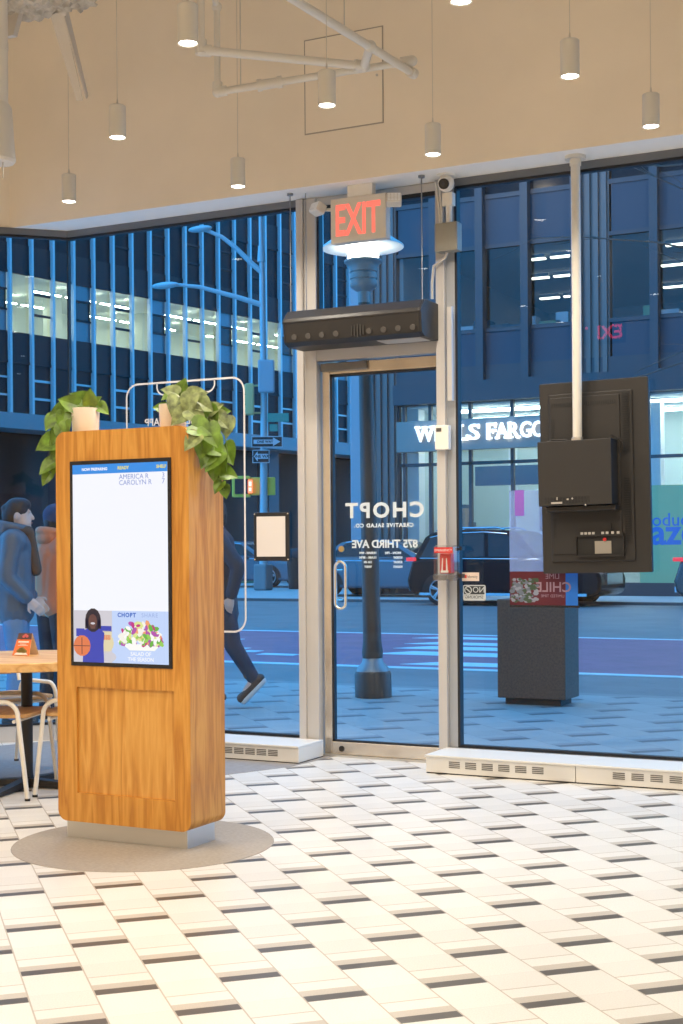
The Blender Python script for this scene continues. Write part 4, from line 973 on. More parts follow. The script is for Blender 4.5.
for k in range(-9, 24, 4):
    b = MB(); b.box((k*SPB-.4, -1.2, 0), (k*SPB+.4, -.4, 6.25), MO); b.build('base_column', mat('base_column_grey', (.10, .105, .12), .5), ob)

# ---------------------------------------------------------------- bank building across the avenue
WY = 34.
def wx(px): return onY(px, 450, WY).x
def wz(py, px=500): return onY(px, py, WY).z
bk = thing('bank_building', ((wx(365)+wx(800))/2, WY, 0), 'dark clad bank building with a bright glazed shopfront across the avenue', 'building')
M_clad = mat('ribbed_cladding', (.17, .15, .14), .5, .1)
M_pan = mat('glass_spandrel', (.055, .08, .11), .5, spec=.3)
M_mul = mat('blue_mullion', (.07, .075, .085), .5, .1)
XE = wx(830)
z_sf, z_hd, z_w0, z_w1, z_s1, z_t = wz(400), wz(380), wz(329), wz(246), wz(198), 13.5
b = MB(); 
XA, XB = wx(364), wx(398)
def ribs(b, x0, x1, z0, z1, y):
    b.box((x0, y, z0), (x1, y+.3, z1)); n = int((x1-x0)/.17)
    for i in range(n): b.box((x0+(i+.2)*(x1-x0)/n, y-.07, z0), (x0+(i+.75)*(x1-x0)/n, y, z1))
ribs(b, XA, XB, 0, 16, WY-.05); b.build('ribbed_cladding', M_clad, bk)
b = MB(); ribs(b, wx(578), wx(611), z_hd, 16, WY-.02); b.build('ribbed_cladding', M_clad, bk)
b = MB(); b.box((XA-.25, WY-.35, 0), (XA+.12, WY+.3, 16)); b.build('corner_pilaster', mat('pilaster_pale', (.33, .36, .40), .5), bk, bevel=.05)
b = MB(); b.box((XB, WY-.05, z_hd), (XE, WY+.2, z_w0-.9)); b.m(1); b.box((XB, WY-.30, z_sf-.02), (XE, WY+.2, z_hd)); b.build('head_band', [M_mul, mat('head_dark', (.06, .065, .075), .5)], bk)
seg = [(398, 437), (437, 483), (483, 528), (528, 578), (611, 657), (657, 705), (705, 760), (760, 830)]
for (a, c) in seg:
    x0, x1 = wx(a), wx(c)
    for (z0, z1, nm, mt) in ((z_hd+.05, z_w0-.03, 'spandrel_panel', M_pan), (z_w1+.05, z_s1, 'spandrel_panel', M_pan)):
        b = MB(); b.box((x0+.05, WY, z0), (x1-.05, WY+.08, z1)); b.build(nm, mt, bk)
    b = MB(); b._new([(x0+.05, WY+.04, z_w0), (x1-.05, WY+.04, z_w0), (x1-.05, WY+.04, z_w1), (x0+.05, WY+.04, z_w1)], [(0,1,2,3)]); b.m(1)
    b.box((x0, WY-.03, z_w0-.06), (x1, WY+.1, z_w0+.04)); b.box((x0, WY-.03, z_w1-.04), (x1, WY+.1, z_w1+.06)); b.build('window', [M_glass2, M_mul], bk)
    b = MB(); b._new([(x0+.05, WY+.04, z_s1+.1), (x1-.05, WY+.04, z_s1+.1), (x1-.05, WY+.04, z_t), (x0+.05, WY+.04, z_t)], [(0,1,2,3)]); b.m(1); b.box((x0, WY-.03, z_s1), (x1, WY+.1, z_s1+.12)); b.build('window', [M_dpane, M_mul], bk)
    b = MB(); b.box((x1-.10, WY-.22, z_hd), (x1+.10, WY+.1, 16)); b.build('mullion', M_mul, bk)
# upper office, dim, with its ceiling lights
b = MB(); b.box((XB, WY+12, z_w0-.2), (XE, WY+12.2, z_w1+.4)); b.m(1); b.box((XB, WY+.2, z_w1+.25), (XE, WY+12, z_w1+.35)); b.m(2); b.box((XB, WY+.2, z_w0-.25), (XE, WY+12, z_w0-.15)); b.m(0); b.box((XB, WY+.2, z_w0-.2), (XB+.1, WY+12, z_w1+.3))
b.build('upper_office', [mat('office2_wall', (.30, .31, .30), .8), mat('office2_ceiling', (.40, .41, .41), .8), mat('office2_floor', (.1, .1, .1), .8)], bk)
rs = random.Random(4)
M_tube2 = mat('office_panel_light', (1, 1, 1), .5, emit=(1, .93, .72), es=4)
for i in range(12):
    x = XB+1+i*(XE-XB-1.5)/12
    for y in (2.6, 5.2, 8.5):
        if (i*3+int(y)) % 5 in (0, 2): continue
        b = MB(); b.box((x, WY+y, z_w1+.12), (x+.62, WY+y+.16, z_w1+.16)); b.m(1); b.box((x, WY+y, z_w1+.16), (x+.62, WY+y+.16, z_w1+.25)); b.build('ceiling_light', [M_tube2, MATS['office2_ceiling']], bk)
b = MB()
for i in range(22):
    x = XB+.6+i*(XE-XB-1)/22; h_ = .1+.3*rs.random(); b.m(rs.randrange(3)); b.box((x, WY+.5, z_w0-.15), (x+.3+.3*rs.random(), WY+.9, z_w0+h_))
b.build('window_clutter', [mat('clut1', (.05, .05, .05), .7), mat('clut2', (.5, .5, .5), .7), mat('clut3', (.25, .30, .12), .7)], bk)
# shopfront
zF = .25
b = MB(); b.box((XB, WY-.05, 0), (XE, WY+.2, zF+.1)); b.build('shop_plinth', mat('plinth_dark', (.07, .07, .08), .5), bk)
cuts = [398, 404, 430, 470, 512, 560, 610, 648, 690, 760, 830]
for i in range(len(cuts)-1):
    x0, x1 = wx(cuts[i]), wx(cuts[i+1])
    b = MB(); b._new([(x0, WY+.06, zF+.1), (x1, WY+.06, zF+.1), (x1, WY+.06, z_sf), (x0, WY+.06, z_sf)], [(0,1,2,3)]); b.m(1); b.box((x0-.04, WY, zF), (x0+.04, WY+.12, z_sf)); b.box((x0, WY, wz(462)-.04), (x1, WY+.12, wz(462)+.04)); b.build('shop_window', [M_glass2, M_mul], bk)
M_bw = mat('bank_wall', (.58, .66, .62), .8); M_bc = mat('bank_ceiling', (.72, .76, .74), .8)
b = MB(); b.box((XB, WY+5, zF), (XE, WY+5.2, z_sf)); b.m(1); b.box((XB, WY+.2, z_sf-.06), (XE, WY+5, z_sf)); b.m(2); b.box((XB, WY+.2, zF-.1), (XE, WY+5, zF)); b.m(0); b.box((XB-.1, WY+.2, zF), (XB, WY+5, z_sf)); b.box((XE, WY+.2, zF), (XE+.1, WY+5, z_sf))
b.build('bank_hall', [M_bw, M_bc, mat('bank_floor', (.4, .4, .38), .5)], bk)
b = MB(); b.box((wx(452), WY+1.6, wz(482)), (wx(530), WY+1.9, wz(462))); b.build('hall_bulkhead', mat('bank_blue', (.06, .10, .16), .5), bk)
for a, c, d in ((399, 411, .5), (498, 504, 3.2), (465, 469, 3.2), (640, 650, 1.)):
    b = MB(); b.box((wx(a), WY+d, zF), (wx(c), WY+d+.4, z_sf-.06)); b.build('hall_column', mat('column_white', (.80, .82, .80), .6), bk)
for a, c, y0, y1, d, cl in ((414, 440, 560, 520, 2.2, (.15, .12, .09)), (442, 470, 590, 545, 1.6, (.10, .12, .15)), (416, 424, 514, 500, 2.9, (.08, .09, .11)), (500, 520, 530, 478, 3., (.07, .07, .075)), (430, 436, 530, 505, 2., (.45, .30, .18)), (480, 490, 556, 538, 1., (.6, .6, .6))):
    b = MB(); b.box((wx(a), WY+d, wz(y0)), (wx(c), WY+d+.3, wz(y1))); b.build('hall_fixture', mat('fix%d' % a, cl, .6), bk)
for i in range(9):
    x = XB+.8+i*(XE-XB-1)/9
    b = MB(); b.box((x, WY+1.0, z_sf-.16), (x+1.3, WY+1.25, z_sf-.10)); b.m(1); b.box((x, WY+1.0, z_sf-.10), (x+1.3, WY+1.25, z_sf-.06)); b.build('ceiling_light', [mat('bank_light', (1, 1, 1), .5, emit=(.90, 1., .93), es=15), M_bc], bk)
    b = MB(); b.box((x, WY+3.3, z_sf-.16), (x+1.3, WY+3.5, z_sf-.10)); b.m(1); b.box((x, WY+3.3, z_sf-.10), (x+1.3, WY+3.5, z_sf-.06)); b.build('ceiling_light', [MATS['bank_light'], M_bc], bk)
# sign board and slab serif letters
sy = WY-.32
def sxz(px, py): p = onY(px, py, sy); return p.x, p.z
sxa, sza = sxz(396.5, 450); sxb, szb = sxz(600, 419.)
sza = onY(470, 449.5, sy).z; szb = onY(470, 418.5, sy).z
b = MB(); b.box((sxa, sy, sza), (sxb, sy+.2, szb)); sb = b.build('sign_board', mat('sign_slate', (.26, .27, .25), .5), bk)
M_wf = mat('sign_letter_white', (1, 1, 1), .5, emit=(1, .96, .96), es=1.15); M_wfr = mat('sign_letter_side', (.45, .03, .06), .5)
pos = [('W', 416, 435), ('E', 436, 446.5), ('L', 447.5, 457.5), ('L', 459.5, 468.5), ('S', 469.5, 480.5), ('F', 487.5, 497), ('A', 496.5, 509), ('R', 509, 520.5), ('G', 521, 532), ('O', 533, 545.5)]
zb0 = onY(470, 440.2, sy).z; ht = onY(470, 424.2, sy).z-zb0
def slabs(ch):
    h = .13
    T = {'W': [(0, 1-h, .26, 1), (.37, 1-h, .63, 1), (.74, 1-h, 1, 1)], 'L': [(0, 1-h, .55, 1), (0, 0, .5, h), (.84, 0, 1, .34)], 'E': [(0, 1-h, .4, 1), (0, 0, .4, h), (.84, 0, 1, .30), (.80, .72, .95, 1), (.58, .36, .70, .64)],
         'F': [(0, 1-h, .4, 1), (0, 0, .55, h), (.84, .70, 1, 1), (.60, .34, .72, .62)], 'A': [(-.04, 0, .30, h), (.66, 0, 1.04, h)], 'R': [(-.04, 0, .42, h), (-.04, 1-h, .3, 1), (.70, 0, 1.05, h)], 'G': [(.60, .36, 1.03, .36+h)], 'S': [(.86, .70, .98, .98), (.02, .02, .14, .3)], 'O': []}
    return T[ch]
for ch, a, c in pos:
    x0, x1 = onY(a, 434, sy).x, onY(c, 434, sy).x
    o = text(ch, 'sign_letter', 1., M_wf, sb, face_in(Vector((0, sy-.06, 0))), .04, .016)
    me = o.data; xs = [v.co.x for v in me.vertices]; zs = [v.co.z for v in me.vertices]
    iw_ = WM(sb).inverted()
    for v in me.vertices:
        v.co.x = x0+(v.co.x-min(xs))/(max(xs)-min(xs))*(x1-x0)+iw_.translation.x
        v.co.z = zb0+(v.co.z-min(zs))/(max(zs)-min(zs))*ht+iw_.translation.z
    bm = bmesh.new(); bm.from_mesh(me)
    tmp = MB(); 
    for (u0, v0_, u1, v1_) in slabs(ch): tmp.box((x0+u0*(x1-x0), sy-.10, zb0+v0_*ht), (x0+u1*(x1-x0), sy-.02, zb0+v1_*ht))
    tmp.bm.transform(iw_); m2 = bpy.data.meshes.new('t'); tmp.bm.to_mesh(m2); bm.from_mesh(m2); bm.to_mesh(me); bm.free(); bpy.data.meshes.remove(m2)
# poster at the right of the shopfront, its print given a faint added glow
v0, v1 = onY(640, 588, WY-.01), onY(700, 484, WY-.01)
b = MB(); b.box((v0.x, WY-.02, v0.z), (v1.x, WY-.01, v1.z)); pp = b.build('shop_poster', mat('poster_green', (.26, .42, .24), .6, emit=(.05, .10, .07), es=.6), bk)
M_pb = mat('poster_blue_ink', (.06, .16, .45), .6, emit=(.01, .05, .25), es=.6)
q_ = onY(652, 526, WY); text('oducing', 'poster_text', .44, M_pb, pp, face_in(Vector((q_.x, WY-.022, q_.z))), .001, .004, 'LEFT')
q_ = onY(651, 544, WY); text('aze', 'poster_text', .86, M_pb, pp, face_in(Vector((q_.x, WY-.022, q_.z))), .001, .02, 'LEFT')
# plain block closing the view behind the avenue
b = MB(); b.box((wx(364), WY+12.3, 0), (XE+8, WY+22, 34)); b.box((wx(364), WY+.3, 16), (XE+8, WY+12.3, 34)); b.box((XB, WY+.25, z_w1+.45), (XE, WY+12.3, 16)); b.box((XB, WY+.3, z_sf+.02), (XE, WY+12.2, z_w0-.26)); b.box((XE+.1, WY, 0), (XE+8, WY+12.3, 34)); b.build('rear_mass', M_store, bk)
fb_ = onD(300, 400, 150)
hz = thing('distant_building', (-62, 128, 0), 'dark building closing the end of the side street', 'building')
b = MB(); b.box((-110, 125, 0), (-20, 135, 55)); b.build('facade', M_span, hz)
b = MB()
for i in range(20):
    for j in range(10): b.box((-108+i*4.4, 124.9, 4+j*5), (-105+i*4.4, 125, 7+j*5))
b.build('window_grid', M_dpane, hz)

# ---------------------------------------------------------------- street lamp by the door
lp = onZ(373.5, 697)
D_l = 1422*1.2/(697-550)
def lz(py): return EYE+(HZ-py)/F*D_l
sl_ = thing('street_lamp', (lp.x, lp.y, 0), 'grey street lamp with a glowing lantern and disc shade outside the door', 'street lamp')
M_post = mat('lamp_post_paint', (.055, .045, .038), .4, .0); M_lh = mat('lamp_head_grey', (.22, .23, .23), .4, .2)
b = MB(); b.lathe([(0, 0), (.150, 0), (.150, lz(674)), (.140, lz(671)), (0, lz(671))], (lp.x, lp.y, 0), 32); b.build('base_drum', M_post, sl_, smooth=True)
b = MB(); b.lathe([(.135, lz(671)), (.13, lz(668)), (.088, lz(662)), (.080, lz(658)), (0, lz(658))], (lp.x, lp.y, 0), 32); b.build('base_cone', mat('base_cone_grey', (.30, .33, .35), .35, .3), sl_, smooth=True)
b = MB(); b.lathe([(.082, lz(658)), (.086, lz(652)), (.080, lz(646)), (.075, lz(640)), (.072, lz(560)), (.058, lz(360)), (.050, lz(330)), (.050, lz(300))], (lp.x, lp.y, 0), 24); b.build('pole', M_post, sl_, smooth=True)
xo = 0
b = MB(); b.lathe([(.052, lz(303)), (.054, lz(292)), (.10, lz(288)), (.112, lz(286)), (.112, lz(281)), (.104, lz(280.5)), (.104, lz(279.5)), (.113, lz(279)), (.113, lz(274)), (.105, lz(273.5)), (.105, lz(272.5)), (.115, lz(272)), (.118, lz(267)), (.135, lz(264)), (.157, lz(262.5)), (.157, lz(260.5)), (.12, lz(260))], (lp.x, lp.y, 0), 32); b.build('collar', M_lh, sl_, smooth=True)
b = MB(); b.lathe([(.0, lz(260.2)), (.124, lz(260.2)), (.128, lz(257)), (.126, lz(246)), (0, lz(246))], (lp.x, lp.y, 0), 32); b.build('lantern_glass', mat('lantern_glow', (1, 1, 1), .4, emit=(1, .92, .74), es=18), sl_, smooth=True)
b = MB(); b.lathe([(.12, lz(246.5)), (.30, lz(247.5)), (.335, lz(248)), (.335, lz(246.5)), (.25, lz(239)), (.15, lz(233)), (.145, lz(222)), (.11, lz(214)), (.05, lz(209)), (0, lz(208))], (lp.x, lp.y, 0), 48); b.build('disc_shade', mat('shade_white', (.70, .74, .74), .4), sl_, smooth=True)

sl_.rotation_euler = (0, -.018, 0)
# ---------------------------------------------------------------- granite block planter
g0, g1 = onZ(498, 703.5), onZ(575, 708)
gy = (g0.y+g1.y)/2; gx0_, gx1_ = -3.925, g1.x-.085; gz = EYE-(601-HZ)/F*((gx0_+gx1_)/2*-sy_+gy*cy_)
pe = thing('stone_pedestal', ((gx0_+gx1_)/2, gy+.25, 0), 'dark speckled granite block standing on the sidewalk outside the right window', 'pedestal')
M_gran = mat('dark_granite', (.125, .080, .054), .55, bump=.05, bscale=120, var=.22, vscale=60)
b = MB(); b.box((gx0_, gy, .05), (gx1_, gy+.34, gz)); b.build('block', M_gran, pe, bevel=.006)
b = MB(); b.box((gx0_+.05, gy+.04, 0), (gx1_-.05, gy+.30, .05)); b.build('recessed_base', mat('granite_base', (.04, .035, .03), .6), pe)

# ---------------------------------------------------------------- traffic pole
D_t = 42.
tp = onD(263, 550, D_t); tp.z = .03
TR = Vector((cy_, sy_, 0)); TB = Vector((-sy_, cy_, 0))
def tpt(px, py, back=0): p = onD(px, py, D_t); return p+TB*back
tf = thing('traffic_pole', tp, 'tall blue grey traffic pole with two long lamp arms and street signs', 'traffic pole')
M_tp = mat('galvanised_blue', (.42, .52, .56), .4, .2)
b = MB(); b.cyl((tp.x, tp.y, .03), tpt(264, 400), .125, .10, 16); b.cyl(tpt(264, 400), tpt(262, 280), .10, .085, 16); b.cyl(tpt(262, 280), tpt(260.5, 214), .085, .06, 12); b.build('pole', M_tp, tf, smooth=True)
b = MB(); b.box((tp.x-.22, tp.y-.22, .03), (tp.x+.22, tp.y+.22, .80)); b.build('pole_base', mat('pole_base_grey', (.20, .22, .23), .5), tf, bevel=.05)
b = MB(); b.tube([tpt(261.5, 272), tpt(250, 262), tpt(236, 248), tpt(222, 237), tpt(208, 231), tpt(196, 228)], .085, 10, .045); b.build('lamp_arm', M_tp, tf, smooth=True)
b = MB(); b.ball(tpt(200, 229), .30, 12, (1.4, .5, .32)); b.build('luminaire', M_tp, tf, smooth=True)
b = MB(); b.tube([tpt(262, 305), tpt(240, 298), tpt(218, 292), tpt(200, 287), tpt(180, 285), tpt(156, 285.5)], .085, 10, .045); b.build('lamp_arm', M_tp, tf, smooth=True)
b = MB(); b.ball(tpt(165, 285.5), .32, 12, (1.5, .5, .32)); b.build('luminaire', M_tp, tf, smooth=True)
b = MB(); b.cyl(tpt(261.5, 262), tpt(261, 246), .13, .09, 12); b.build('pole_finial', M_tp, tf)
def cambox(b, x0, y0, x1, y1, d0, d1):
    a, c = tpt((x0+x1)/2, (y0+y1)/2), None
    M = Matrix.Translation(a) @ Matrix.Rotation(YAW, 4, 'Z'); hw_ = (x1-x0)/2*D_t/F; hh_ = (y1-y0)/2*D_t/F
    b.box((-hw_, d0, -hh_), (hw_, d1, hh_), M); return b
b = MB(); cambox(b, 259, 362, 275, 394, -.55, -.25); b.build('signal_back', mat('signal_backing_blue', (.36, .44, .50), .5), tf, bevel=.04)
M_sg = mat('signal_green', (.72, .52, .22), .5)
b = MB(); cambox(b, 246, 384, 254, 415, -.25, .15); sgn = b.build('traffic_signal', M_sg, tf, bevel=.03)
for yy in (389, 399.5, 410):
    P = tpt(244.5, yy); b = MB(); b.cyl(P-TR*.0+TB*0, P+TR*.12, .14, seg=14); b.build('signal_visor', M_sg, sgn)
b = MB(); b.cyl(tpt(254, 386), tpt(262, 385), .03, seg=8); b.cyl(tpt(254, 413), tpt(262, 413), .03, seg=8); b.build('signal_bracket', M_sg, tf)
M_grn = mat('street_sign_green', (.03, .32, .26), .5)
b = MB(); cambox(b, 268, 414, 289, 422.5, -.25, -.22); s1_ = b.build('street_sign', M_grn, tf)
b = MB(); cambox(b, 270, 425, 278, 432, -.25, -.22); b.build('street_sign', M_grn, tf)
for (x0, y0, x1, y1, dr) in ((252, 437, 283, 448, 1), (253, 450.5, 270, 463.5, -1)):
    b = MB(); cambox(b, x0, y0, x1, y1, -.28, -.25); sg_ = b.build('one_way_sign', mat('sign_rim_white', (.55, .6, .65), .5), tf)
    b = MB(); cambox(b, x0+.8, y0+.8, x1-.8, y1-.8, -.29, -.28); b.build('sign_field', mat('sign_black', (.01, .012, .016), .5), sg_)
    a = tpt((x0+x1)/2, (y0+y1)/2); k_ = D_t/F; M = Matrix.Translation(a) @ Matrix.Rotation(YAW, 4, 'Z'); w_ = (x1-x0)/2*k_*.86; h_ = (y1-y0)/2*k_
    b = MB(); b.prism([(dr*w_, 0), (dr*w_*.45, h_*.78), (dr*w_*.45, h_*.38), (-dr*w_, h_*.38), (-dr*w_, -h_*.38), (dr*w_*.45, -h_*.38), (dr*w_*.45, -h_*.78)], 'y', -.30, -.29, M); b.build('sign_arrow', MATS['sign_rim_white'], sg_)
    text('ONE WAY', 'sign_text', h_*.62, MATS['sign_black'], sg_, M @ face_in(Vector((-dr*w_*.15, -.302, -h_*.20))), .001, .004)
b = MB(); cambox(b, 232, 476, 250, 497, -.05, .35); cambox(b, 250, 477, 275, 495, .1, .3); pds = b.build('pedestrian_signal', mat('ped_signal_green', (.85, .62, .08), .5), tf, bevel=.03)
b = MB(); cambox(b, 235, 479, 248, 494, -.08, -.05); b.build('signal_face', mat('ped_face', (.015, .02, .03), .3), pds)
b = MB(); cambox(b, 248.2, 480, 252.5, 493, -.10, -.06); b.m(1); cambox(b, 249.2, 482, 251.4, 486, -.105, -.1); cambox(b, 249.2, 488, 251.4, 491, -.105, -.1)
b.build('hand_symbol', [mat('hand_red', (.9, .2, .1), .5, emit=(1., .20, .08), es=2.2), mat('hand_pale', (1, .8, .7), .5, emit=(1., .55, .40), es=2.)], pds)

# ---------------------------------------------------------------- bins
def bin_(px, py0, py1, w, label, lidc, name='litter_bin'):
    P = onZ(px, py0, .03); 
    D_ = (EYE-.03)*F/(py0-HZ); h_ = (py0-py1)/F*D_
    t = thing(name, P, label, 'bin')
    b = MB(); b.lathe([(0, 0), (w*.40, 0), (w*.5, h_*.75), (w*.48, h_*.76), (0, h_*.76)], P, 20); b.build('bin_body', mat('bin_dark', (.012, .018, .018), .5), t, smooth=True)
    b = MB(); b.lathe([(w*.52, h_*.76), (w*.55, h_*.80), (w*.50, h_*.92), (w*.3, h_), (0, h_)], P, 20); b.build('bin_lid', mat('lid_'+label[:5], lidc, .5), t, smooth=True)
bin_(342.5, 587, 547, .60, 'black litter bin with a bright green lid across the street', (.02, .40, .22))
bin_(297, 589, 548, .62, 'dark litter bin without bright lid behind the window notice', (.015, .02, .03))

# ---------------------------------------------------------------- cars
M_car = mat('car_black', (.005, .006, .008), .2, .0, spec=.15)
M_cgl = mat('car_glass', (.006, .008, .010), .06, spec=.45)
M_tyre = mat('tyre', (.012, .012, .013), .8); M_rim = mat('rim_alloy', (.45, .47, .50), .3, .8)
M_tail = mat('tail_lamp', (.5, .01, .015), .25, emit=(1., .05, .07), es=.8); M_chr = mat('car_chrome', (.6, .63, .66), .15, .9)
M_head = mat('head_lamp', (.8, .85, .9), .1, emit=(.8, .9, 1.), es=.6)
def make_car(P, L, Hh, Wd, label, body=None, flip=False, kind='suv', rz=0.):
    """length along +x (front at +x unless flip); origin under the rear bumper, near side"""
    body = body or M_car; t = thing('parked_car', P, label, 'car', rz=rz+(pi if flip else 0))
    s = Hh; yb = -Wd/2
    if kind == 'suv':
        low = [(0, .28), (-.0, .42), (.02, .56), (.06, .60), (.985, .50), (.999, .44), (1., .24), (.98, .14), (.02, .17)]
        low = [(.01, .20), (0, .34), (.012, .44), (.03, .60), (.10, .615), (.70, .60), (.94, .54), (.985, .46), (1., .34), (.995, .18), (.96, .13), (.04, .14)]
        top = [(.03, .60), (.085, .90), (.12, .965), (.30, 1.), (.50, .985), (.57, .95), (.70, .60)]
        wins = [[(.075, .64), (.115, .88), (.20, .93), (.215, .64)], [(.235, .64), (.222, .93), (.40, .945), (.415, .64)], [(.435, .64), (.42, .945), (.52, .92), (.655, .64)]]
    else:
        low = [(.01, .25), (0, .45), (.02, .62), (.15, .68), (.72, .64), (.95, .52), (1., .40), (.99, .18), (.95, .14), (.04, .15)]
        top = [(.10, .66), (.24, .94), (.36, 1.), (.50, .985), (.58, .93), (.74, .64)]
        wins = [[(.17, .69), (.27, .92), (.40, .95), (.41, .69)], [(.43, .69), (.42, .95), (.55, .91), (.68, .67)]]
    def tp_(z): return 1.-.22*max(0, z-.58)/.42
    b = MB(); b.prism([(x*L, z*s) for x, z in low], 'y', -Wd/2, Wd/2); b.build('lower_body', body, t, local=True, bevel=.07, seg=3, smooth=True)
    n = len(top); b = MB(); vs = [(x*L, -Wd/2*tp_(z)*.985, z*s) for x, z in top]+[(x*L, Wd/2*tp_(z)*.985, z*s) for x, z in top]
    b._new(vs, [tuple(range(n)), tuple(range(n, 2*n))[::-1]]+[(i, n+i, n+(i+1) % n, (i+1) % n) for i in range(n)]); b.build('cabin', body, t, local=True, bevel=.04, seg=3, smooth=True)
    for w in wins:
        for sg in (-1, 1):
            b = MB(); b._new([(x*L, sg*(Wd/2*tp_(z)*.985+.006), z*s) for x, z in w], [tuple(range(len(w)))]); b.build('side_window', M_cgl, t, local=True)
    for (pa_, pc_) in ((0, 2), (-2, -1)):
        (xa_, za_), (xb_, zb__) = top[pa_], top[pc_] if pa_ == 0 else top[pc_]
        o_ = -.008 if pa_ == 0 else .008
        b = MB(); b._new([(xa_*L+o_+(xb_-xa_)*L*.12, -Wd*.40, za_*s+(zb__-za_)*s*.12+.01), (xa_*L+o_+(xb_-xa_)*L*.12, Wd*.40, za_*s+(zb__-za_)*s*.12+.01), (xa_*L+o_+(xb_-xa_)*L*.85, Wd*.37, za_*s+(zb__-za_)*s*.85+.01), (xa_*L+o_+(xb_-xa_)*L*.85, -Wd*.37, za_*s+(zb__-za_)*s*.85+.01)], [(0,1,2,3)]); b.build('rear_window' if pa_ == 0 else 'windscreen', M_cgl, t, local=True)
    rw = .205*s if kind == 'suv' else .23*s
    for fx in (.18, .80):
        for sg in (-1, 1):
            c = Vector((fx*L, sg*(Wd/2-.10), rw))
            b = MB(); M = Matrix.Translation(c) @ Matrix.Rotation(pi/2, 4, 'X')
            b.lathe([(0, -.11), (rw*.6, -.11), (rw*.95, -.10), (rw, -.06), (rw, .06), (rw*.95, .10), (rw*.6, .11), (0, .11)], (0, 0, 0), 28, M); wh = b.build('wheel', M_tyre, t, local=True, smooth=True)
            b = MB()
            for i in range(5):
                a = 2*pi*i/5+.3
                for o2 in (-.12, .12):
                    b.cyl(c+Vector((0, sg*.125, 0)), c+Vector((rw*.66*cos(a+o2), sg*.120, rw*.66*sin(a+o2))), rw*.055, seg=6)
            ring = [c+Vector((rw*.66*cos(2*pi*i/24), sg*.115, rw*.66*sin(2*pi*i/24))) for i in range(25)]; b.tube(ring, rw*.05, 6)
            b.cyl(c+Vector((0, sg*.10, 0)), c+Vector((0, sg*.135, 0)), rw*.14, seg=12); b.build('alloy_rim', M_rim, wh, local=True)
            b = MB(); vs = [(fx*L+rw*1.22*cos(i*pi/12), sg*(Wd/2+.004), rw*.9+rw*1.2*sin(i*pi/12)) for i in range(13)]+[(fx*L-rw*.98, sg*(Wd/2+.004), rw*.6), (fx*L+rw*.98, sg*(Wd/2+.004), rw*.6)][:0]
            b._new(vs, [tuple(range(13))]); b.build('wheel_arch', M_tyre, t, local=True)
    for sg in (-1, 1):
        b = MB(); b.box((-.01, sg*Wd*.30, (.585 if kind == 'suv' else .52)*s), (.22, sg*(Wd/2+.005), (.635 if kind == 'suv' else .57)*s)); b.build('tail_lamp', M_tail, t, local=True, bevel=.02)
        b = MB(); b.box((L*.945, sg*Wd*.28, .43*s), (L*1.002, sg*(Wd/2+.003), .50*s)); b.build('head_lamp', M_head, t, local=True, bevel=.02)
        b = MB(); b.box((L*.60, sg*Wd/2, .60*s), (L*.635, sg*(Wd/2+.16), .66*s)); b.build('wing_mirror', body, t, local=True, bevel=.02)
        b = MB(); b.tube([(x*L, sg*(Wd/2*tp_(z)*.985+.012), z*s) for x, z in [(wins[0][1][0], wins[0][1][1]+.015)]+[(w[2][0], w[2][1]+.015) for w in wins]], .013, 6); b.tube([(wins[0][0][0]*L, sg*(Wd/2+.004), .622*s), (.69*L, sg*(Wd/2+.004), .605*s)], .012, 6); b.build('window_trim', M_chr, t, local=True)
        if kind == 'suv':
            b = MB(); b.tube([(.14*L, sg*Wd*.36, .985*s), (.17*L, sg*Wd*.36, 1.02*s), (.46*L, sg*Wd*.36, 1.02*s), (.50*L, sg*Wd*.36, .99*s)], .018, 8); b.build('roof_rail', M_chr, t, local=True)
            b = MB(); b.box((.07*L, sg*Wd*.47, .135*s), (.93*L, sg*(Wd/2+.008), .17*s)); b.build('sill_trim', M_chr, t, local=True)
    b = MB(); b.box((-.015, -Wd*.42, .19*s), (.05, Wd*.42, .27*s)); b.build('rear_bumper_trim', M_chr, t, local=True, bevel=.02)
    b = MB(); b.box((-.012, -.26, .40*s), (0, .26, .46*s)); b.build('number_plate', mat('plate_pale', (.55, .55, .45), .5), t, local=True)
    b = MB(); b.box((.995*L, -Wd*.3, .28*s), (1.006*L, Wd*.3, .42*s)); b.build('front_grille', M_chr, t, local=True)
    return t
CYR = 28.6
P = onY(406.5, 575, CYR); P.z = RZ_
Lc = onY(601, 580, CYR).x-P.x
make_car((P.x, CYR+.95, RZ_), Lc, 1.66, 1.9, 'black SUV parked across the avenue, seen between the door and the display')
P = onY(673, 560, CYR); make_car((P.x, CYR+.95, RZ_), 4.7, 1.62, 1.9, 'dark SUV tail just showing at the right edge beyond the display', mat('car_grey', (.03, .035, .04), .2, spec=.9))
M_cb = mat('car_blue', (.09, .12, .15), .15, .3, spec=.9)
P = onY(320, 560, 33.2); make_car((onY(286, 560, 31.0).x, 32.6, .03), 4.6, 1.45, 1.8, 'silver blue sedan behind the litter bins, crossing the door post', M_cb, kind='sedan')
P = onY(246, 560, 34); make_car((onY(206, 560, 37.4).x-2.2, 39.8, .03), 4.5, 1.5, 1.8, 'blue sedan behind the traffic pole and window notice', mat('car_blue_dark', (.05, .09, .13), .15, spec=.9), kind='sedan')
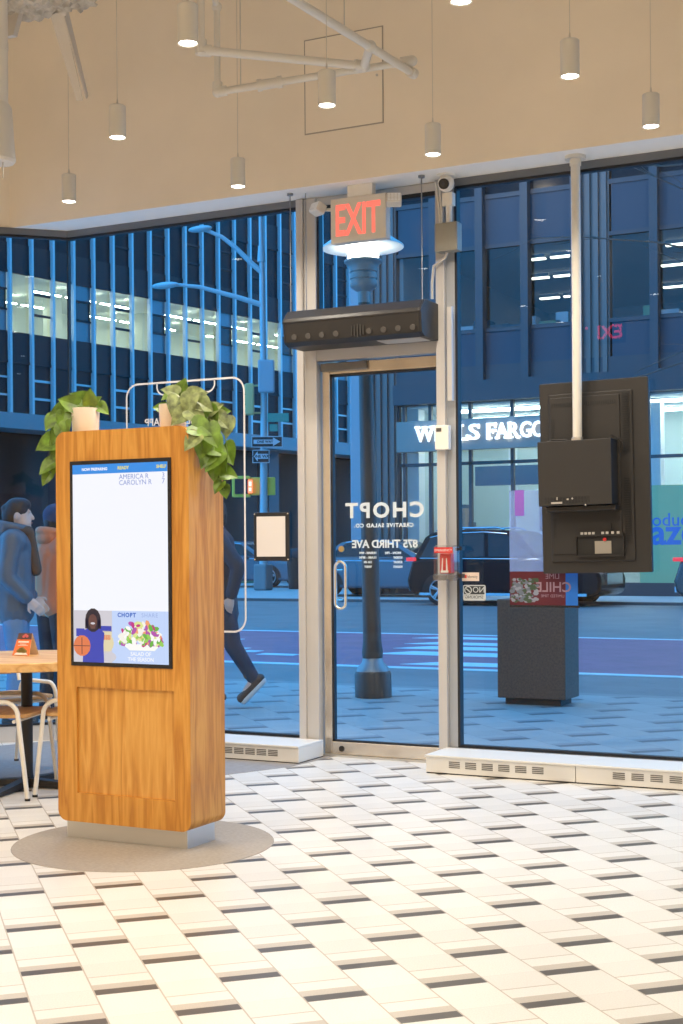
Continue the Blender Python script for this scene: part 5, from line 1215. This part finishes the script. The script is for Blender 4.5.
# green folding board
P = onZ(248, 583, .03)
sbd = thing('sandwich_board', P, 'dark green folding sandwich board on the far sidewalk near the pole', 'sign board', rz=YAW)
for sg in (-1, 1):
    b = MB(); b._new([(-.40+.0, sg*.30, .0), (.40, sg*.30, 0), (.40, sg*.03, 1.05), (-.40, sg*.03, 1.05), (-.40, sg*.26, .0), (.40, sg*.26, 0), (.40, sg*-.01, 1.05), (-.40, sg*-.01, 1.05)], [(0,1,2,3),(7,6,5,4),(0,1,5,4),(1,2,6,5),(2,3,7,6),(3,0,4,7)]); b.build('board', mat('board_green', (.02, .16, .10), .6), sbd, local=True)

# ---------------------------------------------------------------- bare tree
M_bark = mat('bark', (.16, .15, .145), .9, bump=.5, bscale=40)
tr = thing('bare_tree', (1.4, 10.3, 0), 'bare winter tree whose twigs reach in at the upper right of the window', 'tree')
b = MB(); rs = random.Random(21)
def branch(p, d, L_, r, depth):
    pts = [p]; q = Vector(p); d = Vector(d).normalized()
    for i in range(6):
        d = (d+Vector((rs.uniform(-.16, .16), rs.uniform(-.10, .10), rs.uniform(-.14, .14)))).normalized(); q = q+d*L_/6
        if q.y < 9.0 or q.y > 12.5: d.y *= -.5
        pts.append(Vector(q))
    b.tube(pts, r, 6 if depth < 3 else 5, r*.4)
    if depth >= 3: return
    for i in range(2, 7):
        if rs.random() < .9:
            nd = (d+Vector((rs.uniform(-.6, .6), rs.uniform(-.25, .25), rs.uniform(-.35, .6)))).normalized()
            branch(pts[i], nd, L_*rs.uniform(.22, .40), r*(.55-.04*i), depth+1)
b.tube([(1.4, 10.3, -.02), (1.38, 10.3, 1.2), (1.42, 10.32, 2.4), (1.3, 10.3, 3.1)], .11, 12, .08)
for i in range(7):
    tg = onY((618, 655, 672, 650, 690, 634, 610)[i], (182, 172, 205, 236, 190, 225, 168)[i], 9.9+.25*(i % 5))
    s_ = Vector((1.3, 10.3, 2.75+.1*i)); branch(s_, tg+Vector((0, 0, .12))-s_, (tg-s_).length*.92, .024, 1)
b.build('trunk_and_branches', M_bark, tr, smooth=True)

# ================================================================ PEOPLE
M_skin = mat('skin', (.66, .44, .35), .5, spec=.3)
def remesh(o, v, it=4):
    m = o.modifiers.new('fuse', 'REMESH'); m.mode = 'VOXEL'; m.voxel_size = v; m.use_smooth_shade = True
    m = o.modifiers.new('soften', 'SMOOTH'); m.factor = .5; m.iterations = it
def person(loc, rz, h, label, J, coat, trouser, shoe, hair='short', hat=None, hood=None, coat_len=.80, hairc=(.03, .02, .016), skin=M_skin, sole=(.7, .7, .7), scarf=None):
    t = thing('person', loc, label, 'person', rz=rz); S = h/1.75
    V = lambda p: Vector(p)*S
    # ---- body
    b = MB(); lean = J.get('lean', 0.)
    ch = V((0, .0+lean, 1.36)); hp = V((0, 0, .95)); nk = V((0, .01+lean, 1.50)); hd = V((0, .035+lean, 1.62))
    rows_ = [(-.120, .060, -.02, .022), (-.105, .076, -.045, .046), (-.085, .083, -.060, .058), (-.06, .086, -.075, .066), (-.035, .084, -.085, .070), (-.01, .084, -.092, .074), (.02, .080, -.096, .077), (.05, .082, -.098, .078), (.08, .072, -.092, .072), (.105, .045, -.070, .055), (.120, .01, -.03, .022)]
    n_ = 16; vs, fs = [], []
    for z, yf, yk, wx_ in rows_:
        cy2, ry = (yf+yk)/2, (yf-yk)/2
        for i in range(n_):
            a = 2*pi*i/n_; vs.append(hd+V((wx_*cos(a), cy2+ry*sin(a), z)))
    R_ = len(rows_)
    for j in range(R_-1):
        for i in range(n_): fs.append((j*n_+i, j*n_+(i+1) % n_, (j+1)*n_+(i+1) % n_, (j+1)*n_+i))
    fs += [tuple(range(n_))[::-1], tuple(range((R_-1)*n_, R_*n_))]
    b._new(vs, fs)
    b.cap(hd+V((0, .080, .015)), hd+V((0, .104, -.028)), .009*S, .014*S, 8)       # nose
    for sg in (-1, 1): b.ball(hd+V((sg*.078, -.012, -.01)), .032*S, 10, (.35, .65, 1)); b.ball(hd+V((sg*.03, .078, .022)), .018*S, 8, (1, .6, .5))
    b.cap(hd+V((-.018, .082, -.062)), hd+V((.018, .082, -.062)), .011*S, .011*S, 8)   # lips
    b.ball(hd+V((0, .070, -.10)), .024*S, 8)
    b.cap(hd+V((0, -.035, -.07)), nk-V((0, .01, .04)), .054*S, .060*S)
    b.cap(ch+V((-.10, 0, .04)), ch+V((.10, 0, .04)), .10*S, .10*S); b.cap(ch, hp, .125*S, .13*S)
    for s_, sg in (('L', -1), ('R', 1)):
        sh, el, wr = V(J['sh'+s_]), V(J['el'+s_]), V(J['wr'+s_])
        b.cap(sh, el, .048*S, .040*S); b.cap(el, wr, .040*S, .027*S)
        d = (wr-el).normalized(); side = Vector((sg, 0, 0)); side = (side-d*side.dot(d)).normalized(); up = d.cross(side)
        b.cap(wr, wr+d*.075*S, .027*S, .024*S, 10); b.cap(wr+d*.03*S+up*.020*S, wr+d*.078*S+up*.026*S, .018*S, .014*S, 8); b.cap(wr+d*.03*S-up*.018*S, wr+d*.078*S-up*.026*S, .018*S, .014*S, 8)
        for k, (o_, l_) in enumerate(((.031, .070), (.011, .080), (-.011, .075), (-.031, .060))):
            k0 = wr+d*.085*S+up*o_*S; k1 = k0+d*l_*.55*S-side*.012*S; k2 = k1+(d*.75-side*.65).normalized()*l_*.5*S
            b.cap(k0, k1, .0095*S, .0085*S, 6); b.cap(k1, k2, .0085*S, .0070*S, 6)
        th = wr+d*.03*S+up*.026*S; b.cap(th, th+(d*.6+up*.8).normalized()*.040*S, .013*S, .011*S, 6); b.cap(th+(d*.6+up*.8).normalized()*.040*S, th+(d*.6+up*.8).normalized()*.040*S+(d*.95+up*.1)*.03*S, .011*S, .008*S, 6)
        hpj, kn, an, to = V(J['hp'+s_]), V(J['kn'+s_]), V(J['an'+s_]), V(J['to'+s_])
        b.cap(hpj, kn, .085*S, .055*S); b.cap(kn, kn*.45+an*.55+V((0, -.012, 0)), .055*S, .050*S); b.cap(kn*.45+an*.55, an, .050*S, .036*S); b.cap(an, to, .036*S, .028*S)
    o = b.build('body', skin, t, local=True); remesh(o, .0085*S, 3)
    # ---- face details
    for sg in (-1, 1):
        b = MB(); b.ball(hd+V((sg*.029, .0790, .020)), .0075*S, 10, (1.2, .6, .75)); ey2 = b.build('eye', mat('eye_white', (.6, .58, .55), .3), t, local=True, smooth=True)
        b = MB(); b.ball(hd+V((sg*.029, .0825, .020)), .0050*S, 8, (1, .5, 1)); b.build('iris', mat('iris', (.03, .02, .015), .2), ey2, local=True)
        b = MB(); b.cap(hd+V((sg*.016, .087, .040)), hd+V((sg*.046, .077, .040)), .004*S, .003*S, 6); b.build('eyebrow', mat('brow', hairc, .8), t, local=True)
    b = MB(); b.cap(hd+V((-.016, .0905, -.062)), hd+V((.016, .0905, -.062)), .0055*S, .0055*S, 8); b.build('lips', mat('lips', (.38, .15, .13), .5), t, local=True, smooth=True)
    # ---- hair / hat
    b = MB()
    b.ball(hd+V((0, -.018, .035)), .100*S, 16, (.86, 1.0, .98)); b.ball(hd+V((0, .012, .075)), .074*S, 14, (1.02, 1.05, .75)); 
    if hair == 'long': b.cap(hd+V((0, -.06, .0)), hd+V((0, -.075, -.12)), .075*S, .055*S); b.ball(hd+V((0, -.10, .045)), .040*S, 10)
    else: b.cap(hd+V((0, -.055, .0)), hd+V((0, -.065, -.05)), .068*S, .055*S)
    o = b.build('hair', mat('hair_%s' % label[:9], hairc, .55), t, local=True); remesh(o, .010*S, 2)
    if hat:
        b = MB(); b.ball(hd+V((0, -.012, .055)), .112*S, 18, (.90, 1.02, .88)); b.cyl(hd+V((0, -.012, .0)), hd+V((0, -.016, .055)), .104*S, .106*S, 18)
        o = b.build('knit_hat', mat('hat_%s' % label[:9], hat, .9, bump=.5, bscale=120), t, local=True); remesh(o, .009*S, 2)
    # ---- clothes
    b = MB()
    b.cap(ch+V((-.115, 0, .045)), ch+V((.115, 0, .045)), .112*S, .112*S); b.cap(ch, V((0, 0, 1.02)), .150*S, .150*S)
    b.cap(ch+V((-.07, 0, -.05)), V((-.06, 0, coat_len+.12)), .125*S, .145*S); b.cap(ch+V((.07, 0, -.05)), V((.06, 0, coat_len+.12)), .125*S, .145*S)
    for s_ in 'LR':
        sh, el, wr = V(J['sh'+s_]), V(J['el'+s_]), V(J['wr'+s_]); b.cap(sh, el, .078*S, .064*S); b.cap(el, wr-(wr-el).normalized()*.02, .064*S, .050*S)
        for q in (.35, .6, .85): p_ = sh.lerp(el, q); b.ball(p_, .072*S, 10)
    b.cyl(nk-V((0, .005, .06)), nk+V((0, .0, .015)), .095*S, .078*S, 16)
    o = b.build('coat', coat, t, local=True); remesh(o, .013*S, 4)
    if hood:
        b = MB(); b.ball(nk+V((0, -.085, -.005)), .10*S, 14, (1.15, .75, .70)); b.tube([nk+V((.098*cos(a), -.03+.105*sin(a), .03-.02*sin(a))) for a in [2*pi*i/16 for i in range(17)]], .036*S, 8)
        o = b.build('hood', hood, t, local=True); remesh(o, .011*S, 3)
    if scarf:
        b = MB(); b.tube([nk+V((.078*cos(a), .005+.085*sin(a), .0)) for a in [2*pi*i/16 for i in range(17)]], .040*S, 8); b.cap(nk+V((.02, .10, -.02)), nk+V((.03, .145, -.30)), .042*S, .05*S)
        o = b.build('scarf', scarf, t, local=True); remesh(o, .011*S, 3)
    b = MB()
    b.cap(V((-.05, 0, .95)), V((.05, 0, .95)), .125*S, .125*S)
    for s_ in 'LR':
        hpj, kn, an = V(J['hp'+s_]), V(J['kn'+s_]), V(J['an'+s_]); b.cap(hpj, kn, .105*S, .075*S); b.cap(kn, an+(kn-an).normalized()*.01, .075*S, .058*S)
    o = b.build('trousers', trouser, t, local=True); remesh(o, .012*S, 3)
    for s_ in 'LR':
        an, to = V(J['an'+s_]), V(J['to'+s_]); d = (to-an); fwd = Vector((0, d.y, d.z)).normalized()
        dn_ = V(J.get('dn'+s_, (0, 0, -1)))*(1/S); heel = an+dn_*.045*S-fwd*.045*S
        b = MB(); b.cap(an, heel+dn_*.0, .052*S, .040*S); b.cap(heel, to, .040*S, .038*S); b.ball(to, .042*S, 10); b.cap(an, an-dn_*.06*S, .050*S, .054*S)
        o = b.build('shoe', shoe, t, local=True); remesh(o, .009*S, 3)
        b = MB(); b.cap(heel+dn_*.028*S, to+dn_*.028*S, .034*S, .034*S); o = b.build('sole', mat('sole_%s' % label[:6], sole, .6), t, local=True); remesh(o, .009*S, 2)
    return t
stand = dict(shL=(-.175, 0, 1.43), shR=(.175, 0, 1.43), elL=(-.225, -.04, 1.15), elR=(.225, -.04, 1.15), wrL=(-.20, .12, .98), wrR=(.20, .12, .98),
             hpL=(-.085, 0, .92), hpR=(.085, 0, .92), knL=(-.09, .015, .50), knR=(.09, .02, .50), anL=(-.09, -.03, .09), anR=(.09, -.02, .09), toL=(-.10, .12, .045), toR=(.10, .13, .045))
M_navy = mat('navy_coat', (.020, .028, .050), .6, bump=.3, bscale=14)
M_puff = mat('blue_grey_puffer', (.085, .10, .125), .5, bump=.6, bscale=16)
M_org = mat('orange_jacket', (.80, .21, .08), .6, bump=.5, bscale=14)
M_jean = mat('denim', (.13, .20, .30), .8, bump=.2, bscale=60); M_dkt = mat('dark_trousers', (.015, .018, .026), .8)
P = onD(15, 550, 9.75); P.z = 0
person(P, YAW-pi/2+.12, 1.575, 'woman in a grey blue coat with brown scarf, in profile outside at far left', stand, M_puff, M_jean, mat('boot_dark', (.03, .025, .02), .6), 'long', None, M_puff, .78, (.018, .012, .010), M_skin, (.05, .05, .05), mat('brown_scarf', (.10, .055, .035), .9))
P = onD(54, 550, 10.2); P.z = 0
person(P, YAW-.75, 1.53, 'person in an orange jacket and navy knit hat outside, beside the kiosk edge', stand, M_org, M_dkt, mat('boot_dark', (.03, .025, .02), .6), 'short', (.035, .05, .10), M_org, .84, (.02, .015, .012), M_skin, (.05, .05, .05))
walk = dict(lean=.03, shL=(-.175, .02, 1.43), shR=(.175, .02, 1.43), elL=(-.22, -.16, 1.18), elR=(.22, .12, 1.16), wrL=(-.20, -.10, .93), wrR=(.19, .30, 1.0),
            hpL=(-.085, -.01, .92), hpR=(.085, .02, .92), knL=(-.09, -.10, .52), knR=(.09, .12, .50), anL=(-.09, -.275, .235), anR=(.09, .05, .095), toL=(-.09, -.170, .075), toR=(.09, .19, .045), dnL=(0, -.68, -.73))
P = onD(221, 550, 11.0); P.z = 0
person(P, YAW+pi/2, 1.60, 'walking person in a long navy coat and brown shoes, half hidden by the kiosk', walk, M_navy, mat('navy_jeans', (.022, .032, .060), .8), mat('brown_shoe', (.075, .042, .028), .5), 'short', None, None, .66, (.02, .015, .012), M_skin, (.65, .66, .66))

# ================================================================ exit sign at the rear of the room (seen as a reflection)
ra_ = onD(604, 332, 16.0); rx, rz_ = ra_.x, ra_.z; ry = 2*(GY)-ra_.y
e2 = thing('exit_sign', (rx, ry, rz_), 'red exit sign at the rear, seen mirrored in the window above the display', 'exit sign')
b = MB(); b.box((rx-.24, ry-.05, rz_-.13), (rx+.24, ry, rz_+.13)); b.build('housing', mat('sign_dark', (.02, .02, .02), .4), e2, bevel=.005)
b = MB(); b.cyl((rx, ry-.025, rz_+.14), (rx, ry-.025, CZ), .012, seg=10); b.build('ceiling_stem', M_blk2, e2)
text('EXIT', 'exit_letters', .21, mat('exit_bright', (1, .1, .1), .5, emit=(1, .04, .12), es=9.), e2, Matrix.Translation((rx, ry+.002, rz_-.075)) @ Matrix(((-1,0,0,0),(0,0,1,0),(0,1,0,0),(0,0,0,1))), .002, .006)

# ================================================================ LIGHT
W = bpy.data.worlds.new('dusk'); SC.world = W; W.use_nodes = True
nt = W.node_tree; bg = nt.nodes['Background']
bg.inputs[0].default_value = (.070, .44, 1.0, 1); bg.inputs[1].default_value = 2.7
def spot(P, w, ang=150, r=.036, blend=.6):
    l = bpy.data.lights.new('downlight', 'SPOT'); l.energy = w; l.color = (1, .90, .76); l.spot_size = radians(ang); l.spot_blend = blend; l.shadow_soft_size = r
    o = bpy.data.objects.new('downlight', l); COL.objects.link(o); o.location = P; return o
SPW = 23.
for P in spots: spot((P.x, P.y, P.z-.012), 50.)
for iy in range(0, 8):
    for ix in range(6):
        x, y = -5.9+ix*1.16+(iy % 2)*.3, 3.75-iy*.98
        if y > 4.4: continue
        spot((x, y, 3.16), SPW)
def area(P, sx, sy2, w, col=(1, .91, .78)):
    l = bpy.data.lights.new('ceiling_panel', 'AREA'); l.shape = 'RECTANGLE'; l.size = sx; l.size_y = sy2; l.energy = w; l.color = col
    o = bpy.data.objects.new('ceiling_panel', l); COL.objects.link(o); o.location = P; return o
# outdoor fill, added without any fixture

for x_ in (-13.5, -5.5):    # unseen point lights added to warm the bank front
    l = bpy.data.lights.new('bank_fill_light', 'POINT'); l.energy = 380; l.color = (1, .80, .55); l.shadow_soft_size = .03
    o = bpy.data.objects.new('bank_fill_light', l); COL.objects.link(o); o.location = (x_, 28.2, 11.5)
# ================================================================ CAMERA
cam = bpy.data.cameras.new('camera'); co = bpy.data.objects.new('camera', cam); COL.objects.link(co)
cam.sensor_fit = 'AUTO'; cam.sensor_width = 36.; cam.lens = F/1024*36
cam.shift_y = (HZ-512)/1024; cam.clip_start = .05; cam.clip_end = 400
R_ = Matrix.Rotation(YAW, 4, 'Z') @ Matrix.Rotation(pi/2, 4, 'X') @ Matrix.Rotation(-RO, 4, 'Z')
co.matrix_world = Matrix.Translation(CAM) @ R_
SC.camera = co
SC.view_settings.view_transform = 'Standard'; SC.view_settings.look = 'None'; SC.view_settings.gamma = 1; SC.view_settings.exposure = 0
SC.view_settings.use_curve_mapping = False
SC.cycles.max_bounces = 8; SC.cycles.transparent_max_bounces = 16; SC.cycles.sample_clamp_indirect = 6
